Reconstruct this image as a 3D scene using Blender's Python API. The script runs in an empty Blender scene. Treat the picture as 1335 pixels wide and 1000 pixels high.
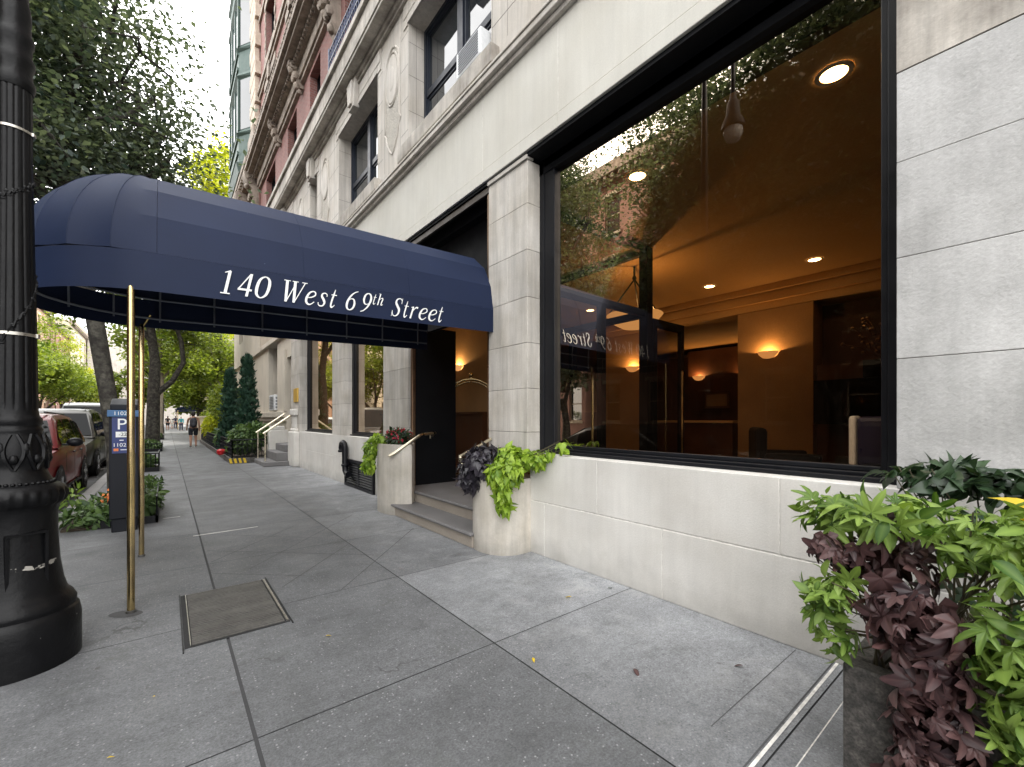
import bpy, bmesh, math, random
import numpy as np
from mathutils import Vector, Matrix
PI = math.pi
random.seed(7); RNG = np.random.default_rng(7)
SC = bpy.context.scene
C = SC.collection
ORG = {}

# ------------------------------------------------------------------ object helpers
def thing(name, label, cat, loc=(0, 0, 0), group=None):
    o = bpy.data.objects.new(name, None); C.objects.link(o)
    o.location = loc; o.empty_display_size = .1
    o['label'] = label; o['category'] = cat
    if group: o['group'] = group
    ORG[o.name] = Vector(loc)
    return o

def tag(o, label, cat, group=None, kind=None):
    o['label'] = label; o['category'] = cat
    if group: o['group'] = group
    if kind: o['kind'] = kind
    return o

def dup(root, loc, rz=0, label=None):
    r = root.copy(); C.objects.link(r); r.location = loc; r.rotation_euler = (0, 0, rz)
    ORG[r.name] = Vector(loc)
    if label: r['label'] = label
    for ch in list(root.children):
        c = ch.copy(); C.objects.link(c); c.parent = r
        for g in list(ch.children):
            d = g.copy(); C.objects.link(d); d.parent = c
    return r

class MB:
    """collects shapes (world coordinates) and links them as ONE mesh object"""
    def __init__(s):
        s.v = []; s.f = []; s.m = []; s.tone = None
    def add(s, vs, fs, mi=0):
        b = len(s.v); s.v.extend([tuple(v) for v in vs])
        for f in fs: s.f.append(tuple(i + b for i in f)); s.m.append(mi)
    def quad(s, a, b, c, d, mi=0): s.add([a, b, c, d], [(0, 1, 2, 3)], mi)
    def box(s, x0, x1, y0, y1, z0, z1, mi=0):
        v = [(x0, y0, z0), (x1, y0, z0), (x1, y1, z0), (x0, y1, z0), (x0, y0, z1), (x1, y0, z1), (x1, y1, z1), (x0, y1, z1)]
        s.add(v, [(3, 2, 1, 0), (4, 5, 6, 7), (0, 1, 5, 4), (1, 2, 6, 5), (2, 3, 7, 6), (3, 0, 4, 7)], mi)
    def obox(s, p, ax, ay, az, mi=0):
        p, ax, ay, az = map(Vector, (p, ax, ay, az))
        v = [p + ax * i + ay * j + az * k for k in (-1, 1) for j in (-1, 1) for i in (-1, 1)]
        s.add(v, [(0, 2, 3, 1), (4, 5, 7, 6), (0, 1, 5, 4), (2, 6, 7, 3), (0, 4, 6, 2), (1, 3, 7, 5)], mi)
    def lathe(s, prof, cx, cy, n=32, mi=0, flute=None, cap=True, a0=0, a1=2 * PI):
        full = abs(a1 - a0 - 2 * PI) < 1e-6
        cols = n if full else n + 1
        b = len(s.v)
        for (r, z) in prof:
            for k in range(cols):
                a = a0 + (a1 - a0) * k / n
                rr = r if flute is None else r * flute(a, z)
                s.v.append((cx + rr * math.cos(a), cy + rr * math.sin(a), z))
        for i in range(len(prof) - 1):
            for k in range(n):
                k2 = (k + 1) % cols
                s.f.append((b + i * cols + k, b + i * cols + k2, b + (i + 1) * cols + k2, b + (i + 1) * cols + k)); s.m.append(mi)
        if cap and full:
            s.f.append(tuple(b + k for k in range(n))[::-1]); s.m.append(mi)
            t = b + (len(prof) - 1) * cols
            s.f.append(tuple(t + k for k in range(n))); s.m.append(mi)
    def tube(s, pts, r, n=8, mi=0, cap=True):
        pts = [Vector(p) for p in pts]
        rs = r if hasattr(r, '__len__') else [r] * len(pts)
        b = len(s.v); N = len(pts)
        ref = None
        for i, p in enumerate(pts):
            d = (pts[min(i + 1, N - 1)] - pts[max(i - 1, 0)])
            if d.length < 1e-9: d = Vector((0, 0, 1))
            d.normalize()
            if ref is None: ref = Vector((0, 0, 1)) if abs(d.z) < .9 else Vector((1, 0, 0))
            u = d.cross(ref)
            if u.length < 1e-6: u = d.cross(Vector((0, 1, 0)))
            u.normalize(); w = u.cross(d).normalized(); ref = w
            for k in range(n):
                a = 2 * PI * k / n
                s.v.append(tuple(p + (u * math.cos(a) + w * math.sin(a)) * rs[i]))
        for i in range(N - 1):
            for k in range(n):
                k2 = (k + 1) % n
                s.f.append((b + i * n + k, b + i * n + k2, b + (i + 1) * n + k2, b + (i + 1) * n + k)); s.m.append(mi)
        if cap:
            s.f.append(tuple(b + k for k in range(n))[::-1]); s.m.append(mi)
            t = b + (N - 1) * n
            s.f.append(tuple(t + k for k in range(n))); s.m.append(mi)
    def sphere(s, c, r, n=12, mi=0):
        rx, ry, rz = r if hasattr(r, '__len__') else (r, r, r)
        b = len(s.v); m = max(4, n // 2)
        for i in range(1, m):
            t = PI * i / m
            for k in range(n):
                a = 2 * PI * k / n
                s.v.append((c[0] + rx * math.sin(t) * math.cos(a), c[1] + ry * math.sin(t) * math.sin(a), c[2] + rz * math.cos(t)))
        top = len(s.v); s.v.append((c[0], c[1], c[2] + rz)); bot = len(s.v); s.v.append((c[0], c[1], c[2] - rz))
        for i in range(m - 2):
            for k in range(n):
                k2 = (k + 1) % n
                s.f.append((b + i * n + k, b + (i + 1) * n + k, b + (i + 1) * n + k2, b + i * n + k2)); s.m.append(mi)
        for k in range(n):
            k2 = (k + 1) % n
            s.f.append((top, b + k, b + k2)); s.m.append(mi)
            e = b + (m - 2) * n
            s.f.append((bot, e + k2, e + k)); s.m.append(mi)
    def prism(s, poly, fn, mi=0):
        """poly: list of 2D points; fn(u,v,t) -> 3D with t = 0 or 1"""
        n = len(poly)
        v = [fn(p[0], p[1], 0) for p in poly] + [fn(p[0], p[1], 1) for p in poly]
        f = [tuple(range(n))[::-1], tuple(range(n, 2 * n))] + [(i, (i + 1) % n, n + (i + 1) % n, n + i) for i in range(n)]
        s.add(v, f, mi)
    def build(s, name, mats, parent=None, smooth=None, bevel=0, tones=None, solid=0):
        me = bpy.data.meshes.new(name)
        o = bpy.data.objects.new(name, me); C.objects.link(o)
        org = Vector((0, 0, 0))
        if parent is not None:
            p = parent
            while p.parent is not None: p = p.parent
            org = ORG.get(p.name, org); o.parent = parent
        vs = np.array(s.v, dtype=float) - np.array(org) if s.v else []
        me.from_pydata([tuple(v) for v in vs], [], s.f)
        mats = mats if isinstance(mats, (list, tuple)) else [mats]
        for m in mats: me.materials.append(m)
        if len(mats) > 1: me.polygons.foreach_set('material_index', s.m)
        if tones is not None:
            ca = me.color_attributes.new('tone', 'FLOAT_COLOR', 'POINT')
            t = np.repeat(np.asarray(tones, dtype=np.float32)[:, None], 4, 1).ravel(); ca.data.foreach_set('color', t)
        me.update()
        bm = bmesh.new(); bm.from_mesh(me)
        if len(bm.faces) < 60000 and (tones is None or bevel):
            bmesh.ops.recalc_face_normals(bm, faces=bm.faces)
        bm.to_mesh(me); bm.free()
        if smooth is not None:
            me.polygons.foreach_set('use_smooth', [True] * len(me.polygons))
            me.set_sharp_from_angle(angle=math.radians(smooth))
        if solid:
            md = o.modifiers.new('solid', 'SOLIDIFY'); md.thickness = solid; md.offset = 0
        if bevel:
            md = o.modifiers.new('bevel', 'BEVEL'); md.width = bevel; md.segments = 2; md.limit_method = 'ANGLE'; md.angle_limit = math.radians(50)
        return o

def structure(mb, name, mats, **k):
    o = mb.build(name, mats, **k); o['kind'] = 'structure'; return o

# ------------------------------------------------------------------ materials
def nodes(name):
    m = bpy.data.materials.new(name); m.use_nodes = True
    nt = m.node_tree; nt.nodes.clear()
    out = nt.nodes.new('ShaderNodeOutputMaterial')
    return m, nt, out
def N(nt, t, **kw):
    n = nt.nodes.new(t)
    for k, v in kw.items():
        if k.startswith('i_'):
            n.inputs[k[2:].replace('_', ' ')].default_value = v
        else: setattr(n, k, v)
    return n
def math_(nt, op, a, b=None, clamp=False):
    n = nt.nodes.new('ShaderNodeMath'); n.operation = op; n.use_clamp = clamp
    for i, x in enumerate((a, b)):
        if x is None: continue
        if hasattr(x, 'links'): nt.links.new(x, n.inputs[i])
        else: n.inputs[i].default_value = x
    return n.outputs[0]
def noise(nt, vec, scale, detail=4, rough=.55, dist=0):
    n = N(nt, 'ShaderNodeTexNoise'); n.inputs['Scale'].default_value = scale; n.inputs['Detail'].default_value = detail
    n.inputs['Roughness'].default_value = rough; n.inputs['Distortion'].default_value = dist
    nt.links.new(vec, n.inputs['Vector']); return n.outputs['Fac']
def ramp(nt, fac, a, b, ca=0., cb=1.):
    n = N(nt, 'ShaderNodeMapRange'); n.inputs['From Min'].default_value = a; n.inputs['From Max'].default_value = b
    n.inputs['To Min'].default_value = ca; n.inputs['To Max'].default_value = cb
    nt.links.new(fac, n.inputs['Value']); return n.outputs[0]
def mixc(nt, fac, a, b, mode='MIX'):
    n = N(nt, 'ShaderNodeMix', data_type='RGBA', blend_type=mode)
    for sock, x in ((n.inputs[0], fac), (n.inputs[6], a), (n.inputs[7], b)):
        if hasattr(x, 'links'): nt.links.new(x, sock)
        elif isinstance(x, (int, float)): sock.default_value = x if sock.type == 'VALUE' else (x, x, x, 1)
        else: sock.default_value = (*x, 1)
    return n.outputs[2]
def scaled(nt, vec, s):
    n = N(nt, 'ShaderNodeMapping'); n.inputs['Scale'].default_value = s; nt.links.new(vec, n.inputs['Vector']); return n.outputs[0]

def M(name, col, rough=.6, var=.15, scale=3., fine=.08, fscale=40., bump=.0, bscale=80., metal=0., streak=0., tint=None, tscale=1., spec=.5,
      coat=0., tone=0., dirt=0.):
    m, nt, out = nodes(name)
    tc = N(nt, 'ShaderNodeTexCoord'); V = tc.outputs['Object']
    p = N(nt, 'ShaderNodeBsdfPrincipled'); nt.links.new(p.outputs[0], out.inputs[0])
    c = (*col,)
    f = ramp(nt, noise(nt, V, scale, 5), .25, .75, 1 - var, 1 + var)
    g = ramp(nt, noise(nt, V, fscale, 3), .25, .75, 1 - fine, 1 + fine)
    k = math_(nt, 'MULTIPLY', f, g)
    if streak:
        sv = scaled(nt, V, (7, 7, .5))
        k = math_(nt, 'MULTIPLY', k, ramp(nt, noise(nt, sv, 1.5, 5, .65), .35, .75, 1 + streak * .3, 1 - streak))
    if tone:
        at = N(nt, 'ShaderNodeAttribute', attribute_name='tone')
        k = math_(nt, 'MULTIPLY', k, at.outputs['Fac'])
    base = c
    if tint is not None: base = mixc(nt, ramp(nt, noise(nt, V, tscale, 4), .4, .65), c, tint)
    if dirt:
        g2 = N(nt, 'ShaderNodeNewGeometry'); s2 = N(nt, 'ShaderNodeSeparateXYZ'); nt.links.new(g2.outputs['Position'], s2.inputs[0])
        d2 = ramp(nt, math_(nt, 'ADD', s2.outputs['Z'], math_(nt, 'MULTIPLY', noise(nt, V, 5, 4), .35)), .12, .42, 1 - dirt, 1.)
        k = math_(nt, 'MULTIPLY', k, d2)
    col_ = mixc(nt, 1., base, k, 'MULTIPLY')
    nt.links.new(col_, p.inputs['Base Color'])
    p.inputs['Metallic'].default_value = metal
    p.inputs['Specular IOR Level'].default_value = spec
    p.inputs['Coat Weight'].default_value = coat
    nt.links.new(ramp(nt, noise(nt, V, scale * 2, 4), .2, .8, max(rough - .12, .02), min(rough + .12, 1)), p.inputs['Roughness'])
    if bump:
        b = N(nt, 'ShaderNodeBump'); b.inputs['Strength'].default_value = bump; b.inputs['Distance'].default_value = .02
        nt.links.new(noise(nt, V, bscale, 5, .65), b.inputs['Height']); nt.links.new(b.outputs[0], p.inputs['Normal'])
    return m

def leafmat(name, c1, c2, trans=.35, rough=.5, spec=.35):
    m, nt, out = nodes(name)
    at = N(nt, 'ShaderNodeAttribute', attribute_name='tone')
    col = mixc(nt, at.outputs['Fac'], c1, c2)
    p = N(nt, 'ShaderNodeBsdfPrincipled'); p.inputs['Roughness'].default_value = rough; p.inputs['Specular IOR Level'].default_value = spec
    nt.links.new(col, p.inputs['Base Color'])
    t = N(nt, 'ShaderNodeBsdfTranslucent'); nt.links.new(mixc(nt, 1., col, (1.25, 1.3, .6), 'MULTIPLY'), t.inputs['Color'])
    mx = N(nt, 'ShaderNodeMixShader'); mx.inputs[0].default_value = trans
    nt.links.new(p.outputs[0], mx.inputs[1]); nt.links.new(t.outputs[0], mx.inputs[2]); nt.links.new(mx.outputs[0], out.inputs[0])
    return m

def glassmat(name, tint=(.8, .8, .8), ior=1.6, gain=1.3):
    m, nt, out = nodes(name)
    f = N(nt, 'ShaderNodeFresnel'); f.inputs['IOR'].default_value = ior
    fac = math_(nt, 'MULTIPLY', f.outputs[0], gain, clamp=True)
    t = N(nt, 'ShaderNodeBsdfTransparent'); t.inputs[0].default_value = (*tint, 1)
    g = N(nt, 'ShaderNodeBsdfGlossy'); g.inputs['Roughness'].default_value = .0; g.inputs[0].default_value = (1., .86, .70, 1)
    mx = N(nt, 'ShaderNodeMixShader'); nt.links.new(fac, mx.inputs[0])
    nt.links.new(t.outputs[0], mx.inputs[1]); nt.links.new(g.outputs[0], mx.inputs[2]); nt.links.new(mx.outputs[0], out.inputs[0])
    return m

def darkglass(name, col=(.02, .025, .03), spec=.9):
    m, nt, out = nodes(name)
    p = N(nt, 'ShaderNodeBsdfPrincipled'); p.inputs['Base Color'].default_value = (*col, 1); p.inputs['Roughness'].default_value = .03
    p.inputs['IOR'].default_value = 1.7; p.inputs['Specular IOR Level'].default_value = spec
    tc = N(nt, 'ShaderNodeTexCoord')
    b = N(nt, 'ShaderNodeBump'); b.inputs['Strength'].default_value = .05; b.inputs['Distance'].default_value = .05
    nt.links.new(noise(nt, tc.outputs['Object'], 1.2, 1), b.inputs['Height']); nt.links.new(b.outputs[0], p.inputs['Normal'])
    nt.links.new(p.outputs[0], out.inputs[0]); return m

def emit(name, col, s):
    m, nt, out = nodes(name)
    e = N(nt, 'ShaderNodeEmission'); e.inputs[0].default_value = (*col, 1); e.inputs[1].default_value = s
    nt.links.new(e.outputs[0], out.inputs[0]); return m

def brickmat(name, c1, c2, mortar, axis='y', w=.215, h=.07):
    m, nt, out = nodes(name)
    tc = N(nt, 'ShaderNodeTexCoord'); sx = N(nt, 'ShaderNodeSeparateXYZ'); nt.links.new(tc.outputs['Object'], sx.inputs[0])
    u = math_(nt, 'ADD', sx.outputs['Y'], sx.outputs['X'])
    cb = N(nt, 'ShaderNodeCombineXYZ'); nt.links.new(u, cb.inputs[0]); nt.links.new(sx.outputs['Z'], cb.inputs[1])
    b = N(nt, 'ShaderNodeTexBrick'); nt.links.new(cb.outputs[0], b.inputs['Vector'])
    b.inputs['Scale'].default_value = 1; b.inputs['Brick Width'].default_value = w; b.inputs['Row Height'].default_value = h
    b.inputs['Mortar Size'].default_value = .008; b.inputs['Color1'].default_value = (*c1, 1); b.inputs['Color2'].default_value = (*c2, 1); b.inputs['Mortar'].default_value = (*mortar, 1)
    b.inputs['Bias'].default_value = .1
    f = ramp(nt, noise(nt, tc.outputs['Object'], .8, 5), .25, .75, .75, 1.25)
    p = N(nt, 'ShaderNodeBsdfPrincipled'); p.inputs['Roughness'].default_value = .85
    nt.links.new(mixc(nt, 1., b.outputs['Color'], f, 'MULTIPLY'), p.inputs['Base Color'])
    nt.links.new(p.outputs[0], out.inputs[0]); return m

MAT = {}
MAT['plinth'] = M('painted_limestone', (.69, .67, .63), .75, .10, 1.3, .05, 90, bump=.14, bscale=70, streak=.07, dirt=.32, tint=(.64, .615, .57), tscale=2.3)
MAT['stucco'] = M('cream_stucco', (.62, .58, .515), .8, .14, 2.2, .05, 60, bump=.16, bscale=35, streak=.22, dirt=.38, tint=(.52, .48, .41), tscale=3)
MAT['lime'] = M('limestone', (.58, .545, .50), .75, .14, 1.0, .06, 60, bump=.15, bscale=50, streak=.28, tint=(.50, .46, .405), tscale=1.4)
MAT['limeblock'] = M('limestone_block', (.57, .54, .495), .75, .14, 1.6, .06, 60, bump=.15, bscale=50, streak=.30, tint=(.48, .445, .39), tscale=2.2, tone=1)
MAT['limeplain'] = M('smooth_limestone', (.63, .615, .56), .7, .09, .8, .05, 70, bump=.08, bscale=60, streak=.07, tint=(.57, .55, .49), tscale=.9)
MAT['rightstone'] = M('right_limestone', (.52, .515, .505), .75, .16, 2.6, .08, 60, bump=.22, bscale=45, streak=.12, tint=(.40, .395, .385), tscale=3., tone=1)
MAT['stipple'] = M('stippled_stone', (.50, .47, .42), .9, .15, 6, .35, 45, bump=1., bscale=45)
MAT['quoin'] = M('pale_terracotta', (.50, .43, .35), .8, .2, 2.5, .1, 30, bump=.2, bscale=30, tint=(.40, .33, .26), tscale=3)
MAT['grout'] = M('dark_joint', (.17, .155, .14), .9)
MAT['caulk'] = M('pale_caulk', (.70, .68, .64), .8, .35, 18)
MAT['weather'] = M('weathered_stone', (.52, .485, .435), .8, .2, 1.6, .08, 40, bump=.2, bscale=40, streak=.35, tint=(.31, .28, .245), tscale=2)
MAT['terra'] = M('terracotta_trim', (.35, .295, .245), .8, .25, 2.5, .12, 30, bump=.3, bscale=25, streak=.3, tint=(.20, .16, .13), tscale=3.5)
MAT['black'] = M('black_metal', (.006, .0065, .009), .42, .2, 3, .1, 40, spec=.28)
MAT['blackmatte'] = M('black_panel', (.005, .0055, .007), .6, .2, 3, .1, 40, spec=.15)
MAT['bluegrey'] = M('bluegrey_window_frame', (.020, .025, .038), .45, .1, spec=.35)
MAT['bronze'] = M('bronze_jamb', (.25, .16, .10), .35, .2, 3, .1, 30, metal=.9)
MAT['brass'] = M('polished_brass', (.62, .47, .22), .17, .15, 2.5, .1, 60, metal=1., tint=(.42, .33, .2), tscale=3)
MAT['palebrass'] = M('worn_brass', (.75, .68, .52), .3, .15, 2.5, .1, 60, metal=1.)
MAT['steel'] = M('steel_strap', (.42, .40, .36), .4, .3, 20, metal=1.)
MAT['iron'] = M('painted_cast_iron', (.0038, .0039, .0046), .40, .3, 4, .15, 30, bump=.14, bscale=25, spec=.2)
MAT['concrete'] = M('sidewalk_concrete', (.2, .2, .2))
MAT['kerbstone'] = M('granite_kerb', (.25, .245, .24), .8, .15, 4, .2, 90, bump=.15)
MAT['asphalt'] = M('asphalt', (.05, .05, .052), .85, .2, 1.5, .25, 120, bump=.2, bscale=150)
MAT['earth'] = M('soil', (.06, .045, .03), .95, .3, 8, .2, 50, bump=.4, bscale=30)
MAT['stepstone'] = M('bluestone_step', (.17, .165, .165), .7, .15, 3, .12, 70, bump=.1, bscale=60)
MAT['steprise'] = M('step_riser', (.33, .29, .245), .75, .15, 3, .10, 70, bump=.1, bscale=60)
MAT['hatch'] = M('steel_hatch', (.098, .093, .086), .6, .3, 5, .2, 40, metal=.35, bump=.1)
MAT['white'] = M('white_metal', (.72, .74, .76), .45, .05)
MAT['whitepaint'] = M('white_letters', (.82, .83, .82), .6, .03)
MAT['greypl'] = M('grey_plastic', (.22, .23, .25), .5, .1)
MAT['darkslot'] = M('dark_slot', (.012, .012, .013), .8)
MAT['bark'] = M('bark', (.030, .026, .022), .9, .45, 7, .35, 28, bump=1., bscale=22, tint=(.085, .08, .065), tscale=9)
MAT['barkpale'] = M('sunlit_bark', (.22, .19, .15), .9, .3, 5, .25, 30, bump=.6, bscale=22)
MAT['brick'] = brickmat('red_brick', (.19, .075, .065), (.25, .105, .09), (.24, .18, .165))
MAT['brickdark'] = brickmat('brown_brick', (.10, .055, .04), (.13, .07, .05), (.15, .12, .10))
MAT['pinkwall'] = M('pink_stucco', (.42, .27, .20), .85, .12, 1.0, .05, 30)
MAT['copper'] = M('green_copper', (.07, .115, .10), .6, .25, 3, .1, 30, tint=(.05, .08, .07), tscale=3)
MAT['winglass'] = darkglass('window_pane')
MAT['carglass'] = darkglass('car_pane', (.008, .009, .010), .07)
MAT['shopglass'] = glassmat('storefront_pane', (.72, .60, .47), 1.5, .62)
MAT['clearglass'] = glassmat('vestibule_glass', (.8, .78, .74), 1.45, 1.)
MAT['amberwall'] = M('amber_wall', (.38, .24, .12), .8, .18, 1.5)
MAT['amberceil'] = M('amber_ceiling', (.55, .36, .17), .8, .06, 1.)
MAT['darkwood'] = M('dark_wood', (.075, .03, .016), .5, .3, 2, .1, 30)
MAT['lobbyfloor'] = M('lobby_floor', (.10, .07, .05), .3, .2, 2)
MAT['alabaster'] = emit('glowing_alabaster', (1., .46, .15), .8)
MAT['bowl'] = emit('glowing_bowl', (1., .52, .18), .75)
MAT['downlight'] = emit('downlight_lens', (1., .70, .34), 34.)
MAT['black_trim'] = M('dark_trim', (.05, .035, .025), .5)
MAT['brasspl'] = M('brass_plaque', (.80, .52, .12), .35, .1, metal=.5)
MAT['yellow'] = M('hazard_yellow', (.75, .52, .03), .6, .1)
MAT['red'] = M('red_enamel', (.50, .02, .025), .3, .1)
MAT['shoe'] = M('shoe', (.04, .04, .045), .6); MAT['sole'] = M('sole', (.7, .7, .68), .7)
MAT['skin'] = M('skin', (.40, .22, .15), .55, .08); MAT['hairdark'] = M('dark_hair', (.012, .010, .009), .6); MAT['hairgrey'] = M('grey_hair', (.45, .43, .40), .6)
MAT['cloth_dark'] = M('dark_cloth', (.018, .019, .025), .85, .2, 8, bump=.1, bscale=30)
MAT['cloth_teal'] = M('teal_cloth', (.05, .32, .36), .85, .2, 8); MAT['cloth_white'] = M('white_cloth', (.65, .65, .63), .85, .1, 8)
MAT['cloth_navy'] = M('navy_cloth', (.02, .03, .07), .85, .2, 8); MAT['cloth_grey'] = M('charcoal_pack', (.035, .035, .045), .7, .2, 10)
MAT['rubber'] = M('rubber', (.012, .012, .012), .8); MAT['alloy'] = M('alloy', (.45, .45, .46), .3, metal=1.)
MAT['meterbody'] = M('meter_body', (.009, .0105, .015), .5, .15, spec=.25); MAT['meterblue'] = M('meter_blue', (.022, .038, .15), .45, .1); MAT['meterhead'] = M('meter_header_blue', (.045, .13, .28), .45, .1)
MAT['orange'] = M('orange_sticker', (.7, .2, .05), .5)
MAT['granite'] = M('dark_granite', (.055, .052, .048), .7, .35, 9, .5, 110, bump=.3, bscale=60, tint=(.12, .11, .10), tscale=25)
MAT['beige'] = M('beige_stone', (.50, .43, .34), .8, .1)
MAT['vinestem'] = M('vine_stem', (.07, .06, .03), .7); MAT['navy'] = None

def fabricmat():
    m, nt, out = nodes('navy_canvas')
    tc = N(nt, 'ShaderNodeTexCoord'); V = tc.outputs['Object']
    p = N(nt, 'ShaderNodeBsdfPrincipled'); p.inputs['Roughness'].default_value = .62; p.inputs['Specular IOR Level'].default_value = .25
    p.inputs['Sheen Weight'].default_value = .06; p.inputs['Sheen Tint'].default_value = (.4, .55, 1, 1); p.inputs['Sheen Roughness'].default_value = .5
    k = math_(nt, 'MULTIPLY', ramp(nt, noise(nt, V, 2.2, 5), .25, .75, .88, 1.12), ramp(nt, noise(nt, V, 150, 2), .3, .7, .9, 1.1))
    sp = ramp(nt, noise(nt, V, 38, 2), .77, .80)
    c = mixc(nt, 1., (.0052, .0120, .039), k, 'MULTIPLY'); c = mixc(nt, math_(nt, 'MULTIPLY', sp, .5), c, (.2, .24, .33))
    nt.links.new(c, p.inputs['Base Color'])
    b = N(nt, 'ShaderNodeBump'); b.inputs['Strength'].default_value = .07; b.inputs['Distance'].default_value = .03
    nt.links.new(math_(nt, 'ADD', noise(nt, V, 3, 3), math_(nt, 'MULTIPLY', noise(nt, V, 260, 2), .05)), b.inputs['Height']); nt.links.new(b.outputs[0], p.inputs['Normal'])
    nt.links.new(p.outputs[0], out.inputs[0]); return m
MAT['navy'] = fabricmat()

def sidewalkmat():
    m, nt, out = nodes('sidewalk_slab_concrete')
    tc = N(nt, 'ShaderNodeTexCoord'); V = tc.outputs['Object']
    at = N(nt, 'ShaderNodeAttribute', attribute_name='tone')
    p = N(nt, 'ShaderNodeBsdfPrincipled')
    big = ramp(nt, noise(nt, V, .9, 6, .62, .5), .3, .72, .74, 1.22)
    mid = ramp(nt, noise(nt, V, 6, 6, .75, .2), .3, .7, .82, 1.16)
    drg = ramp(nt, noise(nt, scaled(nt, V, (1.2, 4.5, 1)), 2.2, 7, .75, .1), .35, .7, .90, 1.10)
    fin = math_(nt, 'MULTIPLY', ramp(nt, noise(nt, V, 90, 3, .75), .3, .7, .62, 1.34), ramp(nt, noise(nt, V, 30, 4, .8), .3, .7, .78, 1.22))
    vo = N(nt, 'ShaderNodeTexVoronoi'); vo.inputs['Scale'].default_value = 55; nt.links.new(V, vo.inputs['Vector'])
    rnd = N(nt, 'ShaderNodeSeparateColor'); nt.links.new(vo.outputs['Color'], rnd.inputs[0])
    near = ramp(nt, vo.outputs['Distance'], .18, .32, 1., 0.)
    wsp = math_(nt, 'MULTIPLY', near, ramp(nt, rnd.outputs[0], .80, .86))
    dsp = math_(nt, 'MULTIPLY', near, ramp(nt, rnd.outputs[1], .78, .84))
    k = math_(nt, 'MULTIPLY', math_(nt, 'MULTIPLY', big, mid), math_(nt, 'MULTIPLY', fin, drg))
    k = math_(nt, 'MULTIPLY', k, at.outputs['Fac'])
    c = mixc(nt, 1., (.172, .177, .185), k, 'MULTIPLY')
    c = mixc(nt, math_(nt, 'MULTIPLY', wsp, .45), c, (.42, .42, .43))
    c = mixc(nt, math_(nt, 'MULTIPLY', dsp, .6), c, (.06, .06, .065))
    stn = ramp(nt, noise(nt, V, 1.9, 8, .8, .3), .54, .70)
    c = mixc(nt, math_(nt, 'MULTIPLY', stn, .55), c, (.075, .080, .074))
    eff = ramp(nt, noise(nt, scaled(nt, V, (1, 1, 1)), 2.6, 7, .72, .5), .52, .72)
    sxy = N(nt, 'ShaderNodeSeparateXYZ'); nt.links.new(V, sxy.inputs[0])
    eff = math_(nt, 'MULTIPLY', eff, ramp(nt, sxy.outputs['X'], 1.4, 3.0))
    c = mixc(nt, math_(nt, 'MULTIPLY', eff, .6), c, (.44, .44, .44))
    cw = N(nt, 'ShaderNodeTexVoronoi', feature='DISTANCE_TO_EDGE'); cw.inputs['Scale'].default_value = .55
    wv_ = N(nt, 'ShaderNodeVectorMath', operation='ADD'); nz = N(nt, 'ShaderNodeTexNoise'); nz.inputs['Scale'].default_value = 2.5; nz.inputs['Detail'].default_value = 6; nt.links.new(V, nz.inputs['Vector'])
    nt.links.new(V, wv_.inputs[0]); nt.links.new(nz.outputs['Color'], wv_.inputs[1]); nt.links.new(wv_.outputs[0], cw.inputs['Vector'])
    crk = math_(nt, 'MULTIPLY', ramp(nt, cw.outputs['Distance'], .002, .006, 1., 0.), ramp(nt, noise(nt, V, .45, 2), .55, .6))
    c = mixc(nt, math_(nt, 'MULTIPLY', crk, .7), c, (.05, .05, .05))
    v2 = N(nt, 'ShaderNodeTexVoronoi'); v2.inputs['Scale'].default_value = 4.3; nt.links.new(V, v2.inputs['Vector'])
    gum = ramp(nt, v2.outputs['Distance'], .05, .085, 1., 0.)
    r2 = N(nt, 'ShaderNodeSeparateColor'); nt.links.new(v2.outputs['Color'], r2.inputs[0])
    gum = math_(nt, 'MULTIPLY', gum, ramp(nt, r2.outputs[0], .55, .6))
    c = mixc(nt, math_(nt, 'MULTIPLY', gum, .6), c, (.06, .058, .055))
    nt.links.new(c, p.inputs['Base Color'])
    nt.links.new(ramp(nt, noise(nt, V, 3, 5), .3, .7, .55, .85), p.inputs['Roughness'])
    b = N(nt, 'ShaderNodeBump'); b.inputs['Strength'].default_value = .35; b.inputs['Distance'].default_value = .008
    nt.links.new(noise(nt, V, 90, 4, .7), b.inputs['Height']); nt.links.new(b.outputs[0], p.inputs['Normal'])
    nt.links.new(p.outputs[0], out.inputs[0]); return m
MAT['slab'] = sidewalkmat()
MAT['score'] = M('score_line', (.07, .07, .072), .9)
MAT['joint'] = M('joint_filler', (.05, .05, .052), .95)

# ------------------------------------------------------------------ camera, sky, sun
cam = bpy.data.cameras.new('camera'); co = bpy.data.objects.new('camera', cam); C.objects.link(co)
YAW = math.atan2(449.5, 562)
co.location = (0, 0, 1.45); co.rotation_euler = (PI / 2, 0, -YAW)
cam.sensor_width = 36; cam.lens = 36 * 562 / 1335; cam.shift_y = 46 / 1335; cam.clip_start = .05; cam.clip_end = 2000
SC.camera = co
SC.view_settings.view_transform = 'Standard'; SC.view_settings.look = 'None'; SC.view_settings.exposure = 0
SUN_EL, SUN_AZ = math.radians(47), math.radians(62)      # azimuth from +Y towards +X
w = bpy.data.worlds.new('World'); SC.world = w; w.use_nodes = True
nt = w.node_tree; nt.nodes.clear()
sky = N(nt, 'ShaderNodeTexSky', sky_type='NISHITA', sun_disc=False); sky.sun_elevation = SUN_EL; sky.sun_rotation = SUN_AZ
sky.dust_density = 3.; sky.air_density = 1.
tc = N(nt, 'ShaderNodeTexCoord')
cl = ramp(nt, noise(nt, tc.outputs['Generated'], 2.2, 6, .6), .28, .62, .45, 1.)
skyc = mixc(nt, cl, sky.outputs[0], (35., 34.7, 34.3))
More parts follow.
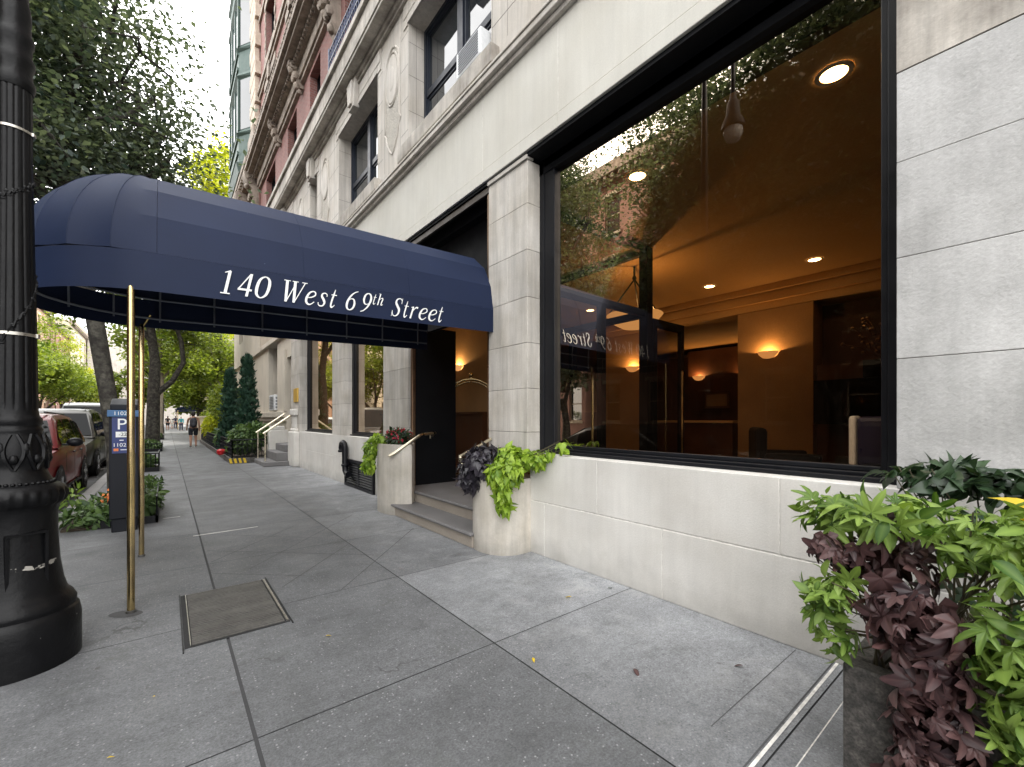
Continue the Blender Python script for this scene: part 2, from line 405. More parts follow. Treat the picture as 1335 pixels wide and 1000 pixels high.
bg = N(nt, 'ShaderNodeBackground'); bg.inputs['Strength'].default_value = .15
nt.links.new(skyc, bg.inputs[0]); wo = N(nt, 'ShaderNodeOutputWorld'); nt.links.new(bg.outputs[0], wo.inputs[0])
sl = bpy.data.lights.new('sun', 'SUN'); sl.energy = 5.; sl.angle = math.radians(.5); sl.color = (1, .93, .80)
so = bpy.data.objects.new('sun', sl); C.objects.link(so)
sd = Vector((math.sin(SUN_AZ) * math.cos(SUN_EL), math.cos(SUN_AZ) * math.cos(SUN_EL), math.sin(SUN_EL)))
so.rotation_euler = sd.to_track_quat('Z', 'Y').to_euler(); so.location = (30, 30, 60)
cy = SC.cycles
cy.max_bounces = 8; cy.diffuse_bounces = 4; cy.glossy_bounces = 4; cy.transparent_max_bounces = 12; cy.transmission_bounces = 6
cy.use_denoising = True; cy.caustics_reflective = False; cy.caustics_refractive = False; cy.sample_clamp_indirect = 8

# ------------------------------------------------------------------ ground, road, sidewalk
b = MB(); b.box(-300, 300, -300, 500, -.5, -.17); structure(b, 'ground', MAT['asphalt'])
b = MB(); b.quad((-10.4, -60, -.15), (-1.285, -60, -.15), (-1.285, 220, -.15), (-10.4, 220, -.15)); structure(b, 'road', MAT['asphalt'])
b = MB()
y = -20.
while y < 130:
    b.box(-1.285, -1.085, y + .004, y + 2.4, -.16, .0); y += 2.4
structure(b, 'kerb', MAT['kerbstone'], bevel=.012)
b = MB(); b.box(-14.2, -10.4, -60, 200, -.16, .0); structure(b, 'opposite_sidewalk', MAT['kerbstone'])
b = MB(); b.box(-1.083, 3.6, -20, 130, -.16, -.008); structure(b, 'sidewalk_bed', MAT['joint'])
b = MB(); tones = []
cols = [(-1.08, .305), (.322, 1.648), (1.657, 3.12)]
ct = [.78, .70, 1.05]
rr = random.Random(3)
k = -10
while .75 + 1.5 * k < 125:
    y0 = .75 + 1.5 * k; y1 = y0 + 1.5
    for ci, (x0, x1) in enumerate(cols):
        if ci == 0 and any(a < (y0 + y1) / 2 < e for a, e in ((7.78, 9.75),)): pass
        gap = .0035 if y0 > 0 else .0045
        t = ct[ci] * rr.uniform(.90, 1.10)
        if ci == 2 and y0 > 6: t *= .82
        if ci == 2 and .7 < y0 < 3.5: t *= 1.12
        nx = max(1, int((x1 - x0) / .5)); ny = 3
        bb = len(b.v)
        for j in range(ny + 1):
            for i in range(nx + 1):
                xx = x0 + (x1 - x0) * i / nx; yy = y0 + gap + (y1 - y0 - 2 * gap) * j / ny
                b.v.append((xx, yy, 0.)); 
                e = 1.0
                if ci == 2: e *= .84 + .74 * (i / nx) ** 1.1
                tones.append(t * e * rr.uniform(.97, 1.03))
        for j in range(ny):
            for i in range(nx):
                q = bb + j * (nx + 1) + i
                b.f.append((q, q + 1, q + nx + 2, q + nx + 1)); b.m.append(0)
    k += 1
# diagonal score lines in front of the entrance, pale sealant strips
def strip(p, q, wd, mi, z=.0015):
    p = Vector((*p, z)); q = Vector((*q, z)); d = (q - p).normalized(); n_ = Vector((-d.y, d.x, 0)) * wd / 2
    b.add([p - n_, q - n_, q + n_, p + n_], [(0, 1, 2, 3)], mi); tones.extend([1.] * 4)
for p, q in [((.345, 5.30), (1.335, 6.39)), ((.62, 4.83), (2.19, 6.6)), ((.77, 4.13), (1.62, 5.06)), ((1.153, 3.757), (2.55, 5.28)),
             ((.342, 5.79), (1.72, 4.5)), ((.40, 6.6), (1.5, 5.5)), ((.34, 4.9), (1.0, 4.3))]:
    strip(p, q, .008, 1)
strip((.25, 6.62), (.95, 6.66), .022, 2); strip((-.05, 8.05), (.15, 8.07), .02, 2)
strip((1.5, .775), (3.1, .79), .015, 2, .003); strip((1.5, .66), (3.0, .665), .005, 2, .002)
strip((1.5, .794), (3.1, .809), .008, 1, .002); strip((2.0, 1.0), (3.08, 1.0), .005, 1)
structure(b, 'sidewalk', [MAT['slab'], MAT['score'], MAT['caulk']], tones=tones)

# ------------------------------------------------------------------ sidewalk hatch
h = thing('sidewalk_hatch', 'rectangular brown steel louvred hatch set flush in the sidewalk', 'hatch', (.39, 3.92, 0))
b = MB(); b.box(.085, .69, 3.40, 4.43, -.004, .004); b.build('tray', MAT['darkslot'], h)
b = MB()
y = 3.42
while y < 4.41:
    b.box(.125, .655, y, y + .017, .005, .010 + .002 * math.sin(y * 37)); y += .0265
b.build('slat', MAT['hatch'], h)['kind'] = 'stuff'
for x0, x1 in ((.667, .681), (.114, .119)):
    b = MB(); b.box(x0, x1, 3.42, 4.41, .005, .013); b.build('edge_bar', MAT['steel'], h)
for x0, x1, y0, y1 in ((.074, .081, 3.34, 4.45), (.694, .700, 3.36, 4.47)):
    b = MB(); b.box(x0, x1, y0, y1, .0015, .008); b.build('frame_rail', MAT['black'], h)

# ------------------------------------------------------------------ apartment building
A = thing('apartment_building', 'limestone and red brick apartment building with shopfront windows behind the navy canopy', 'building', (3.1, 6, 0))
BRD = random.Random(77)
def blocks(mb, X0, X1, y0, y1, zs, ysplit=None, gap=.004):
    if mb.tone is None: mb.tone = [.9] * len(mb.v)
    for i in range(len(zs) - 1):
        ys = [y0] + [q for q in (ysplit(i) if ysplit else []) if y0 < q < y1] + [y1]
        for j in range(len(ys) - 1):
            a = ys[j] + (gap / 2 if j else 0); e = ys[j + 1] - (gap / 2 if j < len(ys) - 2 else 0)
            dx = BRD.uniform(0, .0025); mb.box(X0 + dx, X1, a, e, zs[i] + (gap / 2 if i else 0), zs[i + 1] - gap / 2); mb.tone += [BRD.uniform(.88, 1.10)] * 8

# plinth
b = MB()
def plinth(y0, y1, splits, hgt=1.07):
    b.box(3.104, 3.5, y0, y1, 0, hgt - .004, 1)
    for z0, z1, sp in ((0, .563, splits[0]), (.569, hgt, splits[1])):
        ys = [y0] + sp + [y1]
        for j in range(len(ys) - 1): b.box(3.10, 3.49, ys[j] + (.002 if j else 0), ys[j + 1] - (.002 if j < len(ys) - 2 else 0), z0, z1)
plinth(-4, 3.56, ([.55, 1.95, 3.33], [1.1, 2.62]))
plinth(6.70, 14.12, ([8.1, 9.77, 11.6], [7.5, 9.2, 11.0, 12.8]))
b.build('plinth', [MAT['plinth'], MAT['caulk']], A, bevel=.006)
# right wall and piers
b = MB()
b.box(3.106, 3.5, -6, .522, 1.075, 4.40, 1)
blocks(b, 3.10, 3.49, -6, .525, [1.072, 1.775, 2.322, 2.842, 3.327], gap=.003)
b.build('right_wall', [MAT['rightstone'], MAT['grout']], A, bevel=.003, tones=b.tone)
b = MB(); b.box(3.10, 3.49, -6, .525, 3.333, 4.405); b.box(3.085, 3.2, -6, .505, 3.75, 4.0); b.build('right_capital', MAT['weather'], A)
zz = [1.072, 1.30, 1.79, 2.30, 2.81, 3.335, 3.85, 4.33]
def pier(X, y0, y1, zs, split=None, dep=.26, cap=False):
    b = MB(); b.box(X + .006, X + dep + .004, y0 + .004, y1 - .004, zs[0] + .003, zs[-1] - .005, 1)
    blocks(b, X, X + dep - .003, y0, y1, zs, split)
    if cap: b.box(X - .02, X + .08, y0 - .012, y1 + .004, zs[-1] + .004, zs[-1] + .05); b.tone += [.95] * 8
    b.build('stone_pier', [MAT['limeblock'], MAT['grout']], A, bevel=.004, tones=b.tone)
pier(3.12, 3.628, 4.366, zz, lambda i: [3.98 if i % 2 == 0 else 4.09], cap=True)
pier(3.12, 6.656, 7.715, zz[:-1] + [4.405], lambda i: [7.35 if i % 2 else 6.95])
pier(3.10, 9.905, 10.80, zz[:-1] + [4.405], dep=.30)
pier(3.10, 14.05, 15.2, [.57] + zz[:-1] + [4.405], dep=.30)
# fascia and mouldings
b = MB()
ys = [-6, -1.2, .9, 3.13, 4.47, 5.95, 7.9, 9.9, 11.9, 13.5, 15.2]
for j in range(len(ys) - 1): b.box(3.10, 3.6, ys[j] + .0025, ys[j + 1] - .0025, 4.562, 5.50)
b.box(3.103, 3.6, -6, 15.2, 4.41, 5.49, 1)
for j in range(len(ys) - 1): b.box(3.085, 3.6, ys[j] + .0025, ys[j + 1] - .0025, 4.405, 4.548)
b.build('fascia', [MAT['limeplain'], MAT['caulk']], A, bevel=.006)
b = MB(); b.box(3.05, 3.6, -6, 15.4, 5.502, 5.56); b.box(3.0, 3.6, -6, 15.4, 5.56, 5.63); b.box(2.985, 3.6, -6, 15.4, 5.63, 5.665); b.box(3.06, 3.6, -6, 15.4, 5.667, 5.74)
b.build('string_course', MAT['lime'], A, bevel=.008)
b = MB(); b.box(3.112, 3.32, -6, 15.2, 4.36, 4.402); b.box(3.30, 3.6, -6, 15.2, 4.2, 4.36)
b.build('lintel', MAT['blackmatte'], A)
b = MB(); b.box(3.42, 3.46, 4.37, 6.65, 2.9, 4.36); b.build('black_panel', MAT['blackmatte'], A)
b = MB(); b.box(3.13, 3.16, 4.372, 6.65, 4.27, 4.345); b.build('lintel_strip', MAT['black_trim'], A)

def openwall(mb, X, Xr, y0, y1, z0, z1, ops, mi=0, rmi=None, thick=.3):
    rmi = mi if rmi is None else rmi
    ysb = sorted({y0, y1, *[v for o in ops for v in o[:2] if y0 < v < y1]}); zsb = sorted({z0, z1, *[v for o in ops for v in o[2:4] if z0 < v < z1]})
    for i in range(len(ysb) - 1):
        for j in range(len(zsb) - 1):
            ym, zm = (ysb[i] + ysb[i + 1]) / 2, (zsb[j] + zsb[j + 1]) / 2
            if any(o[0] < ym < o[1] and o[2] < zm < o[3] for o in ops): continue
            mb.quad((X, ysb[i], zsb[j]), (X, ysb[i + 1], zsb[j]), (X, ysb[i + 1], zsb[j + 1]), (X, ysb[i], zsb[j + 1]), mi)
    for o in ops:
        a, e, c, d = o[:4]; R = X + Xr
        mb.quad((X, a, c), (R, a, c), (R, a, d), (X, a, d), rmi); mb.quad((X, e, c), (R, e, c), (R, e, d), (X, e, d), rmi)
        mb.quad((X, a, c), (X, e, c), (R, e, c), (R, a, c), rmi); mb.quad((X, a, d), (X, e, d), (R, e, d), (R, a, d), rmi)

def sash(X, y0, y1, z0, z1, bays, parent, name='window', meet=.46, fmat='bluegrey', fw=.06, pane='winglass', split=True):
    """a frame with `bays` double-hung sashes; pane as sub-part"""
    f = MB()
    f.box(X, X + .10, y0, y0 + fw, z0, z1); f.box(X, X + .10, y1 - fw, y1, z0, z1)
    f.box(X, X + .10, y0 + fw, y1 - fw, z0, z0 + fw); f.box(X, X + .10, y0 + fw, y1 - fw, z1 - fw, z1)
    wv = (y1 - y0) / bays
    for i in range(1, bays): f.box(X - .01, X + .10, y0 + wv * i - .075, y0 + wv * i + .075, z0 + fw, z1 - fw)
    zm = z0 + (z1 - z0) * meet
    for i in range(bays):
        a = y0 + wv * i + (fw if i == 0 else .075); e = y0 + wv * (i + 1) - (fw if i == bays - 1 else .075)
        if split: f.box(X + .02, X + .085, a, e, zm - .03, zm + .03)
        s_ = .045
        for (c, d, xo) in (((z0 + fw, zm - .03, .045), (zm + .03, z1 - fw, .02)) if split else ((z0 + fw, z1 - fw, .03),)):
            f.box(X + xo, X + xo + .04, a, a + s_, c, d); f.box(X + xo, X + xo + .04, e - s_, e, c, d)
            f.box(X + xo, X + xo + .04, a + s_, e - s_, c, c + s_); f.box(X + xo, X + xo + .04, a + s_, e - s_, d - s_, d)
    o = f.build(name, MAT[fmat], parent)
    g = MB(); g.quad((X + .06, y0 + .02, z0 + .02), (X + .06, y1 - .02, z0 + .02), (X + .06, y1 - .02, z1 - .02), (X + .06, y0 + .02, z1 - .02))
    g.build('pane', MAT[pane], o)
    return o

# second floor
ops2 = [(4.35, 6.70, 5.99, 8.06), (8.06, 10.44, 5.99, 8.06), (12.35, 13.05, 5.99, 8.06), (15.3, 17.2, 5.99, 8.06), (-.4, 1.95, 5.99, 8.06)]
b = MB(); openwall(b, 3.15, .285, -6, 21, 5.742, 9.0, ops2)
# voussoir blocks around heads and ashlar lines
for a, e, c, d in ops2:
    b.box(3.135, 3.16, a - .18, a - .02, d - .02, d + .42); b.box(3.135, 3.16, e + .02, e + .18, d - .02, d + .42)
    b.box(3.128, 3.16, a - .02, e + .02, d + .0, d + .12)
mj = len(b.f)
for z in (6.3, 6.85, 7.4, 7.95, 8.35):
    for y0, y1 in ((2.0, 4.33), (6.72, 7.0), (7.8, 8.04), (10.46, 11.2), (11.9, 12.33), (13.07, 13.9), (14.3, 15.28), (17.22, 21)):
        b.box(3.1485, 3.16, y0, y1, z - .003, z + .003)
for a, e, c, d in ops2:
    for yv in (a - .02, e + .02, a - .33, e + .33): b.box(3.1488, 3.16, yv - .0025, yv + .0025, c, d)
    for zj in (6.6, 7.2, 7.75):
        b.box(3.151, 3.434, e - .0015, e + .01, zj - .003, zj + .003)
    b.box(3.285, 3.29, e - .0015, e + .01, c, d)
b.m[mj:] = [1] * (len(b.f) - mj)
b.build('second_floor_wall', [MAT['lime'], MAT['grout']], A)
for a, e, c, d in ops2:
    b = MB(); ym = (a + e) / 2
    b.prism([(ym - .15, d - .06), (ym + .15, d - .06), (ym + .25, d + .50), (ym - .25, d + .50)], lambda u, v, t: (3.03 if t else 3.16, u, v))
    b.prism([(ym - .09, d - .0), (ym + .09, d - .0), (ym + .16, d + .46), (ym - .16, d + .46)], lambda u, v, t: (2.99 if t else 3.1, u, v))
    b.box(3.122, 3.16, a - .16, ym - .22, d + .125, d + .36); b.box(3.122, 3.16, ym + .22, e + .16, d + .125, d + .36)
    b.build('keystone', MAT['lime'], A, bevel=.012)
for a, e, c, d in ops2:
    b = MB(); b.box(3.02, 3.46, a - .17, e + .17, c - .26, c - .02); b.box(3.045, 3.16, a - .13, e + .13, c - .30, c - .26)
    b.box(3.06, 3.16, a - .11, e + .11, c - .33, c - .30)
    b.build('window_sill', MAT['weather'], A, bevel=.01)
    sash(3.43, a, e, c, d, 1 if e - a < 1 else 2, A)
# cartouches
for yc in (7.36, 11.55, 14.1):
    b = MB()
    oval = [(yc + .24 * math.cos(t * PI / 12), 7.52 + .42 * math.sin(t * PI / 12)) for t in range(24)]
    b.prism(oval, lambda u, v, t: (3.128 if t else 3.16, u, v))
    b.sphere((3.130, yc, 7.52), (.012, .12, .22), 16)
    rim = [(3.143, yc + .27 * math.cos(t * PI / 16), 7.52 + .46 * math.sin(t * PI / 16)) for t in range(33)]
    b.tube(rim, .019, 6)
    outl = [(-.16, 8.02), (-.28, 7.9), (-.33, 7.6), (-.33, 6.75), (-.38, 6.68), (-.30, 6.6), (-.24, 6.42), (-.1, 6.25), (0, 6.18), (.1, 6.25), (.24, 6.42), (.30, 6.6), (.38, 6.68), (.33, 6.75), (.33, 7.6), (.28, 7.9), (.16, 8.02), (0, 8.08), (-.16, 8.02)]
    b.tube([(3.149, yc + u * .9, v) for u, v in outl], .021, 6)
    b.build('cartouche', MAT['lime'], A, smooth=40)
    b = MB(); b.prism([(yc + u * .84, 7.1 + (v - 7.1) * .97) for u, v in outl[:-1]], lambda u, v, t: (3.1465 if t else 3.152, u, v)); b.build('rough_panel', MAT['stipple'], A)
# balcony cornice
def cornice(name, steps, y0, y1, mat, dent=None, dent2=None):
    b = MB()
    for (x, z0, z1) in steps: b.box(x, 3.4, y0, y1 + (3.15 - x) * .0, z0, z1)
    for dn in (dent, dent2):
        if not dn: continue
        x0, x1, z0, z1, wd, sp = dn; y_ = y0 + .02
        while y_ < y1: b.box(x0, x1, y_, y_ + wd, z0, z1); y_ += sp
    return b.build(name, mat, A, bevel=.01)
cornice('balcony_cornice', [(3.09, 8.44, 8.50), (3.05, 8.50, 8.59), (2.87, 8.592, 8.66), (2.85, 8.66, 9.04), (2.79, 9.04, 9.12), (2.80, 9.12, 9.20)], -6, 18.6, MAT['weather'])
b = MB()
for y_ in np.arange(-5.8, 10.33, .105):
    b.tube([(2.90, y_, 9.20), (2.90, y_, 9.84)], .011, 5)
    b.tube([(2.90, y_ + .03, 9.70), (2.90, y_ + .052, 9.76), (2.90, y_ + .075, 9.70), (2.90, y_ + .052, 9.64), (2.90, y_ + .03, 9.70)], .007, 4)
    b.tube([(2.90, y_ + .02, 9.30), (2.90, y_ + .052, 9.40), (2.90, y_ + .085, 9.30)], .007, 4)
for z in (9.24, 9.58, 9.84): b.box(2.885, 2.915, -5.9, 10.34, z - .012, z + .012)
b.box(2.88, 2.92, 10.32, 10.36, 9.2, 9.92)
b.box(2.885, 3.2, 10.33, 10.355, 9.828, 9.852)
b.build('balcony_railing', M('blue_black_iron', (.02, .035, .10), .45), A)
# brick floors
rows = [(9.3, 11.3), (12.75, 14.95), (16.1, 18.3), (19.5, 21.7), (22.9, 25.1), (26.3, 28.5)]
cen = [(1.0, 1.5), (5.5, 1.7), (9.3, 1.7), (12.75, 1.1), (15.55, 1.3), (19.3, 1.9)]
opsb = [(c - w_ / 2, c + w_ / 2, z0, z1) for z0, z1 in rows for c, w_ in cen]
b = MB(); openwall(b, 3.2, .3, -6, 21.6, 8.95, 31, opsb); b.build('brick_wall', MAT['brick'], A)
b = MB(); b.box(3.5, 12, -6, 21.6, 8.9, 31); b.box(3.7, 12, -6, 21.6, 4.6, 8.9); b.build('wall_core', MAT['brickdark'], A)
for ri, (z0, z1) in enumerate(rows):
    for ci, (c, w_) in enumerate(cen):
        if ci == 0 or ri > 3: continue
        sash(3.40, c - w_ / 2, c + w_ / 2, z0, z1, 1, A, fmat='black')
        b = MB(); b.box(3.12, 3.5, c - w_ / 2 - .1, c + w_ / 2 + .1, z0 - .14, z0 - .005); b.build('window_sill', MAT['terra'], A, bevel=.01)
        b = MB()
        if ri == 0: continue
        else:
            b.box(3.17, 3.22, c - w_ / 2 - .12, c - w_ / 2 - .003, z0, z1); b.box(3.17, 3.22, c + w_ / 2 + .003, c + w_ / 2 + .12, z0, z1)
            b.box(3.15, 3.22, c - w_ / 2 - .18, c + w_ / 2 + .18, z1 + .003, z1 + .3)
            b.prism([(c - .14, z1 - .05), (c + .14, z1 - .05), (c + .24, z1 + .6), (c - .24, z1 + .6)], lambda u, v, t: (3.09 if t else 3.16, u, v))
            for s_ in (-1, 1):
                for q in range(4): b.box(3.155, 3.168, c + s_ * (w_ / 2 + .08) - .10, c + s_ * (w_ / 2 + .08) + .10, z0 + .1 + q * .55, z0 + .38 + q * .55)
        b.build('window_surround', MAT['terra'], A, bevel=.01)
# ornate cornice above the brick storey
cornice('ornate_cornice', [(3.10, 11.45, 11.56), (3.05, 11.56, 11.62), (2.95, 11.9, 11.97), (2.70, 12.03, 12.14), (2.60, 12.14, 12.30), (2.75, 12.30, 12.42), (3.05, 11.62, 11.9)], -6, 21.6, MAT['terra'], (2.58, 2.66, 12.30, 12.40, .11, .2), (2.88, 2.98, 11.905, 12.0, .09, .17))
def console(yc, zt, dep, hgt, wd):
    b = MB()
    prof = [(0, 0), (-dep, 0), (-dep, -.12), (-dep * .85, -hgt * .28), (-dep * .55, -hgt * .38), (-dep * .45, -hgt * .6), (-dep * .5, -hgt * .8), (-dep * .25, -hgt), (0, -hgt)]
    b.prism(prof, lambda u, v, t: (3.2 + u, yc + (wd / 2 if t else -wd / 2), zt + v))
    for s_ in (-1, 1):
        pts = []
        for k_ in range(18):
            a = k_ * .45; r_ = dep * .34 * (1 - k_ / 20)
            pts.append((3.2 - dep * .62 + r_ * math.cos(a), yc + s_ * (wd / 2 + .01), zt - hgt * .22 + r_ * math.sin(a)))
        b.tube(pts, .03, 5)
    for q in range(5):
        b.sphere((3.2 - dep * .55, yc + (q - 2) * wd * .2, zt - hgt * .55 + .05 * (q % 2)), (.09, .07, .13), 8)
    b.sphere((3.2 - dep * .75, yc, zt - hgt * .3), (.11, wd * .4, .12), 10); b.sphere((3.2 - dep * .4, yc, zt - hgt * .85), (.1, wd * .35, .12), 10)
    b.sphere((3.2 - dep * .2, yc, zt - hgt * 1.05), (.08, wd * .25, .1), 8)
    b.build('console_bracket', MAT['terra'], A, smooth=35)
for yc in (7.4, 11.2, 14.1, 17.3): console(yc, 12.03, .42, .72, .26)
for yc in (10.6,): console(yc, 11.5, .45, 1.0, .3)
# rustic upper band seen over the cornice
b = MB(); b.box(3.12, 3.3, -6, 21.6, 15.35, 15.5); b.box(3.06, 3.3, -6, 21.6, 15.5, 15.68); b.box(3.12, 3.3, -6, 21.6, 18.7, 18.9); b.build('upper_band', MAT['terra'], A, bevel=.01)

# storefront window frames (part) > pane, bead
def storefront(y0, y1, z0, z1, X, name, fw=.15, pane_mat='shopglass'):
    f = MB()
    f.box(X, X + .12, y0, y0 + fw, z0, z1); f.box(X, X + .12, y1 - fw, y1, z0, z1)
    f.box(X, X + .12, y0 + fw, y1 - fw, z0, z0 + .055); f.box(X, X + .12, y0 + fw, y1 - fw, z1 - .10, z1)
    f.box(X - .05, X - .002, y0 + .01, y1 - .01, z0, z0 + .03)
    for (a, e) in ((y0 + fw, y0 + fw + .035), (y1 - fw - .035, y1 - fw)): f.box(X + .03, X + .09, a, e, z0 + .055, z1 - .10)
    f.box(X + .03, X + .09, y0 + fw + .035, y1 - fw - .035, z0 + .055, z0 + .09); f.box(X + .03, X + .09, y0 + fw + .035, y1 - fw - .035, z1 - .14, z1 - .10)
    o = f.build(name, MAT['black'], A, bevel=.006)
    g = MB(); g.quad((X + .062, y0 + fw, z0 + .05), (X + .062, y1 - fw, z0 + .05), (X + .062, y1 - fw, z1 - .1), (X + .062, y0 + fw, z1 - .1))
    g.build('pane', MAT[pane_mat], o)
    return o
storefront(.53, 3.626, 1.072, 4.36, 3.30, 'storefront_window', .07)
b = MB(); b.box(3.31, 3.42, 3.40, 3.627, 1.10, 4.36); b.build('frame_post', MAT['black'], A, bevel=.01)
storefront(7.72, 9.90, 1.072, 4.40, 3.27, 'storefront_window', .10)
storefront(10.805, 14.045, 1.072, 4.40, 3.30, 'storefront_window', .12)

# ------------------------------------------------------------------ entrance: steps, jambs, black side panel
st = thing('entrance_steps', 'two bluestone steps with rounded nosing between the two cream planters', 'steps', (3.0, 5.4, 0))
b = MB(); b.box(2.665, 3.02, 4.05, 6.70, 0, .128); b.box(3.0, 3.4, 4.2, 6.68, .02, .298); b.build('riser', MAT['steprise'], st, bevel=.008)
b = MB(); b.box(2.63, 3.03, 4.04, 6.70, .13, .172); b.box(2.965, 5.6, 4.19, 6.685, .30, .342); b.build('tread', MAT['stepstone'], st, bevel=.018)
b = MB(); b.box(3.22, 4.0, 6.60, 6.652, .344, 3.0); b.build('black_side_panel', MAT['blackmatte'], A)
b = MB(); b.box(3.16, 3.215, 6.58, 6.654, .344, 2.9); b.build('bronze_jamb', MAT['bronze'], A, bevel=.005)
b = MB(); b.box(3.14, 3.27, 4.372, 4.425, .344, 4.27); b.build('bronze_jamb', MAT['bronze'], A, bevel=.005)
b = MB(); b.box(3.28, 3.36, 4.37, 4.58, .344, 3.0); b.box(3.28, 3.36, 6.5, 6.6, 2.85, 3.0); b.box(3.28, 3.36, 4.58, 6.5, 2.85, 3.0); b.build('door_frame', MAT['blackmatte'], A)

# ------------------------------------------------------------------ lobby
b = MB(); b.quad((3.45, -2, 4.0), (9.2, -2, 4.0), (9.2, 14.5, 4.0), (3.45, 14.5, 4.0)); b.quad((9.2, -2, 3.6), (14, -2, 3.6), (14, 14.5, 3.6), (9.2, 14.5, 3.6))
b.build('lobby_ceiling', MAT['amberceil'], A)
b = MB(); b.quad((3.45, -2, .3), (14, -2, .3), (14, 14.5, .3), (3.45, 14.5, .3)); b.build('lobby_floor', MAT['lobbyfloor'], A)
b = MB(); b.box(13.6, 13.9, -2, 14.5, .3, 3.62); b.box(3.5, 14, -2.2, -2, .3, 4.02); b.box(3.5, 14, 14.5, 14.7, .3, 4.02)
b.box(9.0, 9.5, 2.65, 3.95, .3, 3.55); b.box(9.0, 9.5, 6.1, 7.4, .3, 3.55)
b.box(5.52, 5.8, 7.6, 13, .3, 4.0); b.build('lobby_wall', MAT['amberwall'], A)
b = MB()
for x, z0, z1 in ((9.0, 3.56, 3.70), (8.93, 3.70, 3.78), (8.97, 3.78, 3.88), (8.86, 3.88, 3.995)): b.box(x, 9.5, -2, 9.45, z0, z1)
b.build('crown_moulding', MAT['amberceil'], A)
b = MB(); b.box(5.2, 5.52, 7.5, 13, .3, 1.55); b.box(5.15, 5.52, 7.5, 13, 1.55, 1.60); b.box(12.6, 13.5, -2, 14.4, .3, 1.7); b.box(9.02, 9.3, -2, 2.6, .3, 2.4); b.box(8.9, 9.4, -.2, 2.4, .3, 1.35); b.box(12.9, 13.55, 7, 9, 1.7, 3.4); b.box(12.2, 13.5, 4.4, 4.6, .3, 3.5); b.box(9.55, 9.7, -2, 2.7, .3, 3.55)
b.build('wood_panelling', MAT['darkwood'], A)
b = MB()
b.box(5.50, 5.64, 3.70, 3.84, .3, 3.99); b.box(3.5, 5.5, 3.74, 3.80, 3.90, 3.99); b.box(3.5, 5.5, 3.74, 3.80, 2.96, 3.06)
b.box(5.53, 5.61, 3.84, 6.5, 3.90, 3.99); b.box(5.53, 5.61, 3.84, 6.5, 2.96, 3.06); b.box(5.52, 5.62, 5.2, 5.3, .3, 3.0); b.box(4.5, 4.6, 3.73, 3.81, .3, 2.96)
b.build('vestibule_frame', MAT['blackmatte'], A)
d = MB(); d.box(5.66, 5.76, 3.70, 3.76, .32, 2.95); d.box(6.42, 6.52, 3.70, 3.76, .32, 2.95); d.box(5.76, 6.42, 3.70, 3.76, 2.83, 2.95); d.box(5.76, 6.42, 3.70, 3.76, .32, .5)
dd = d.build('lobby_door', MAT['blackmatte'], A)
d = MB(); d.tube([(6.36, 3.64, .7), (6.36, 3.64, 2.2)], .018, 8); d.build('pull_handle', MAT['brass'], dd)
d = MB(); d.quad((5.76, 3.73, .5), (6.42, 3.73, .5), (6.42, 3.73, 2.83), (5.76, 3.73, 2.83)); d.build('pane', MAT['clearglass'], dd)

def sconce(x, y, z, label):
    t = thing('wall_sconce', label, 'wall lamp', (x, y, z), 'alabaster wall sconces in the lobby')
    b = MB(); prof = [(.02, -.12), (.10, -.10), (.155, -.045), (.185, .01), (.18, .01), (.15, -.04), (.09, -.09), (.02, -.105)]
    b.lathe([(r, z + q) for r, q in prof], x, y, 20, cap=False, a0=PI / 2, a1=PI * 1.5); b.build('bowl', MAT['alabaster'], t, smooth=40)
    b = MB(); b.box(x - .015, x + .0, y - .07, y + .07, z - .12, z); b.build('back_plate', MAT['brass'], t)
    l = bpy.data.lights.new('sconce_bulb', 'POINT'); l.energy = 24; l.color = (1, .58, .22); l.shadow_soft_size = .02
    lo = bpy.data.objects.new('sconce_bulb', l); C.objects.link(lo); lo.location = (-.09, 0, -.02); lo.parent = t
sconce(8.99, 3.38, 2.72, 'alabaster wall sconce on the amber column, seen through the big window')
sconce(12.55, 5.30, 2.72, 'right one of two glowing alabaster sconces far back in the lobby')
sconce(12.55, 6.65, 2.72, 'left one of two glowing alabaster sconces far back in the lobby')
sconce(8.99, 6.45, 2.72, 'alabaster sconce seen past the black lobby door frame')
sconce(5.51, 8.95, 2.72, 'alabaster sconce glowing above the luggage cart inside the entrance')
b = MB(); b.box(12.56, 12.7, 5.0, 7.0, 1.7, 3.5); b.build('lobby_pier', MAT['darkwood'], A)
def bulb(t, off, e):
    l = bpy.data.lights.new('pendant_bulb', 'POINT'); l.energy = e; l.color = (1, .56, .20); l.shadow_soft_size = .03
    lo = bpy.data.objects.new('pendant_bulb', l); C.objects.link(lo); lo.location = off; lo.parent = t
pl_ = thing('pendant_lamp', 'glowing alabaster bowl pendant hung on chains from the lobby ceiling', 'pendant lamp', (6.1, 4.35, 3.1))
b = MB(); b.lathe([(.02, 2.94), (.2, 2.97), (.36, 3.06), (.46, 3.18), (.45, 3.19), (.35, 3.08), (.02, 2.97)], 6.1, 4.35, 28, cap=False); b.build('bowl', MAT['bowl'], pl_, smooth=40)
b = MB()
for k_ in range(3):
    a = k_ * 2 * PI / 3 + .4
    b.tube([(6.1 + .44 * math.cos(a), 4.35 + .44 * math.sin(a), 3.18), (6.1, 4.35, 3.78)], .014, 6)
b.tube([(6.1, 4.35, 3.76), (6.1, 4.35, 3.99)], .02, 6); b.sphere((6.1, 4.35, 3.8), .04, 8)
b.build('chain', MAT['black'], pl_)
bulb(pl_, (0, 0, .08), 30)
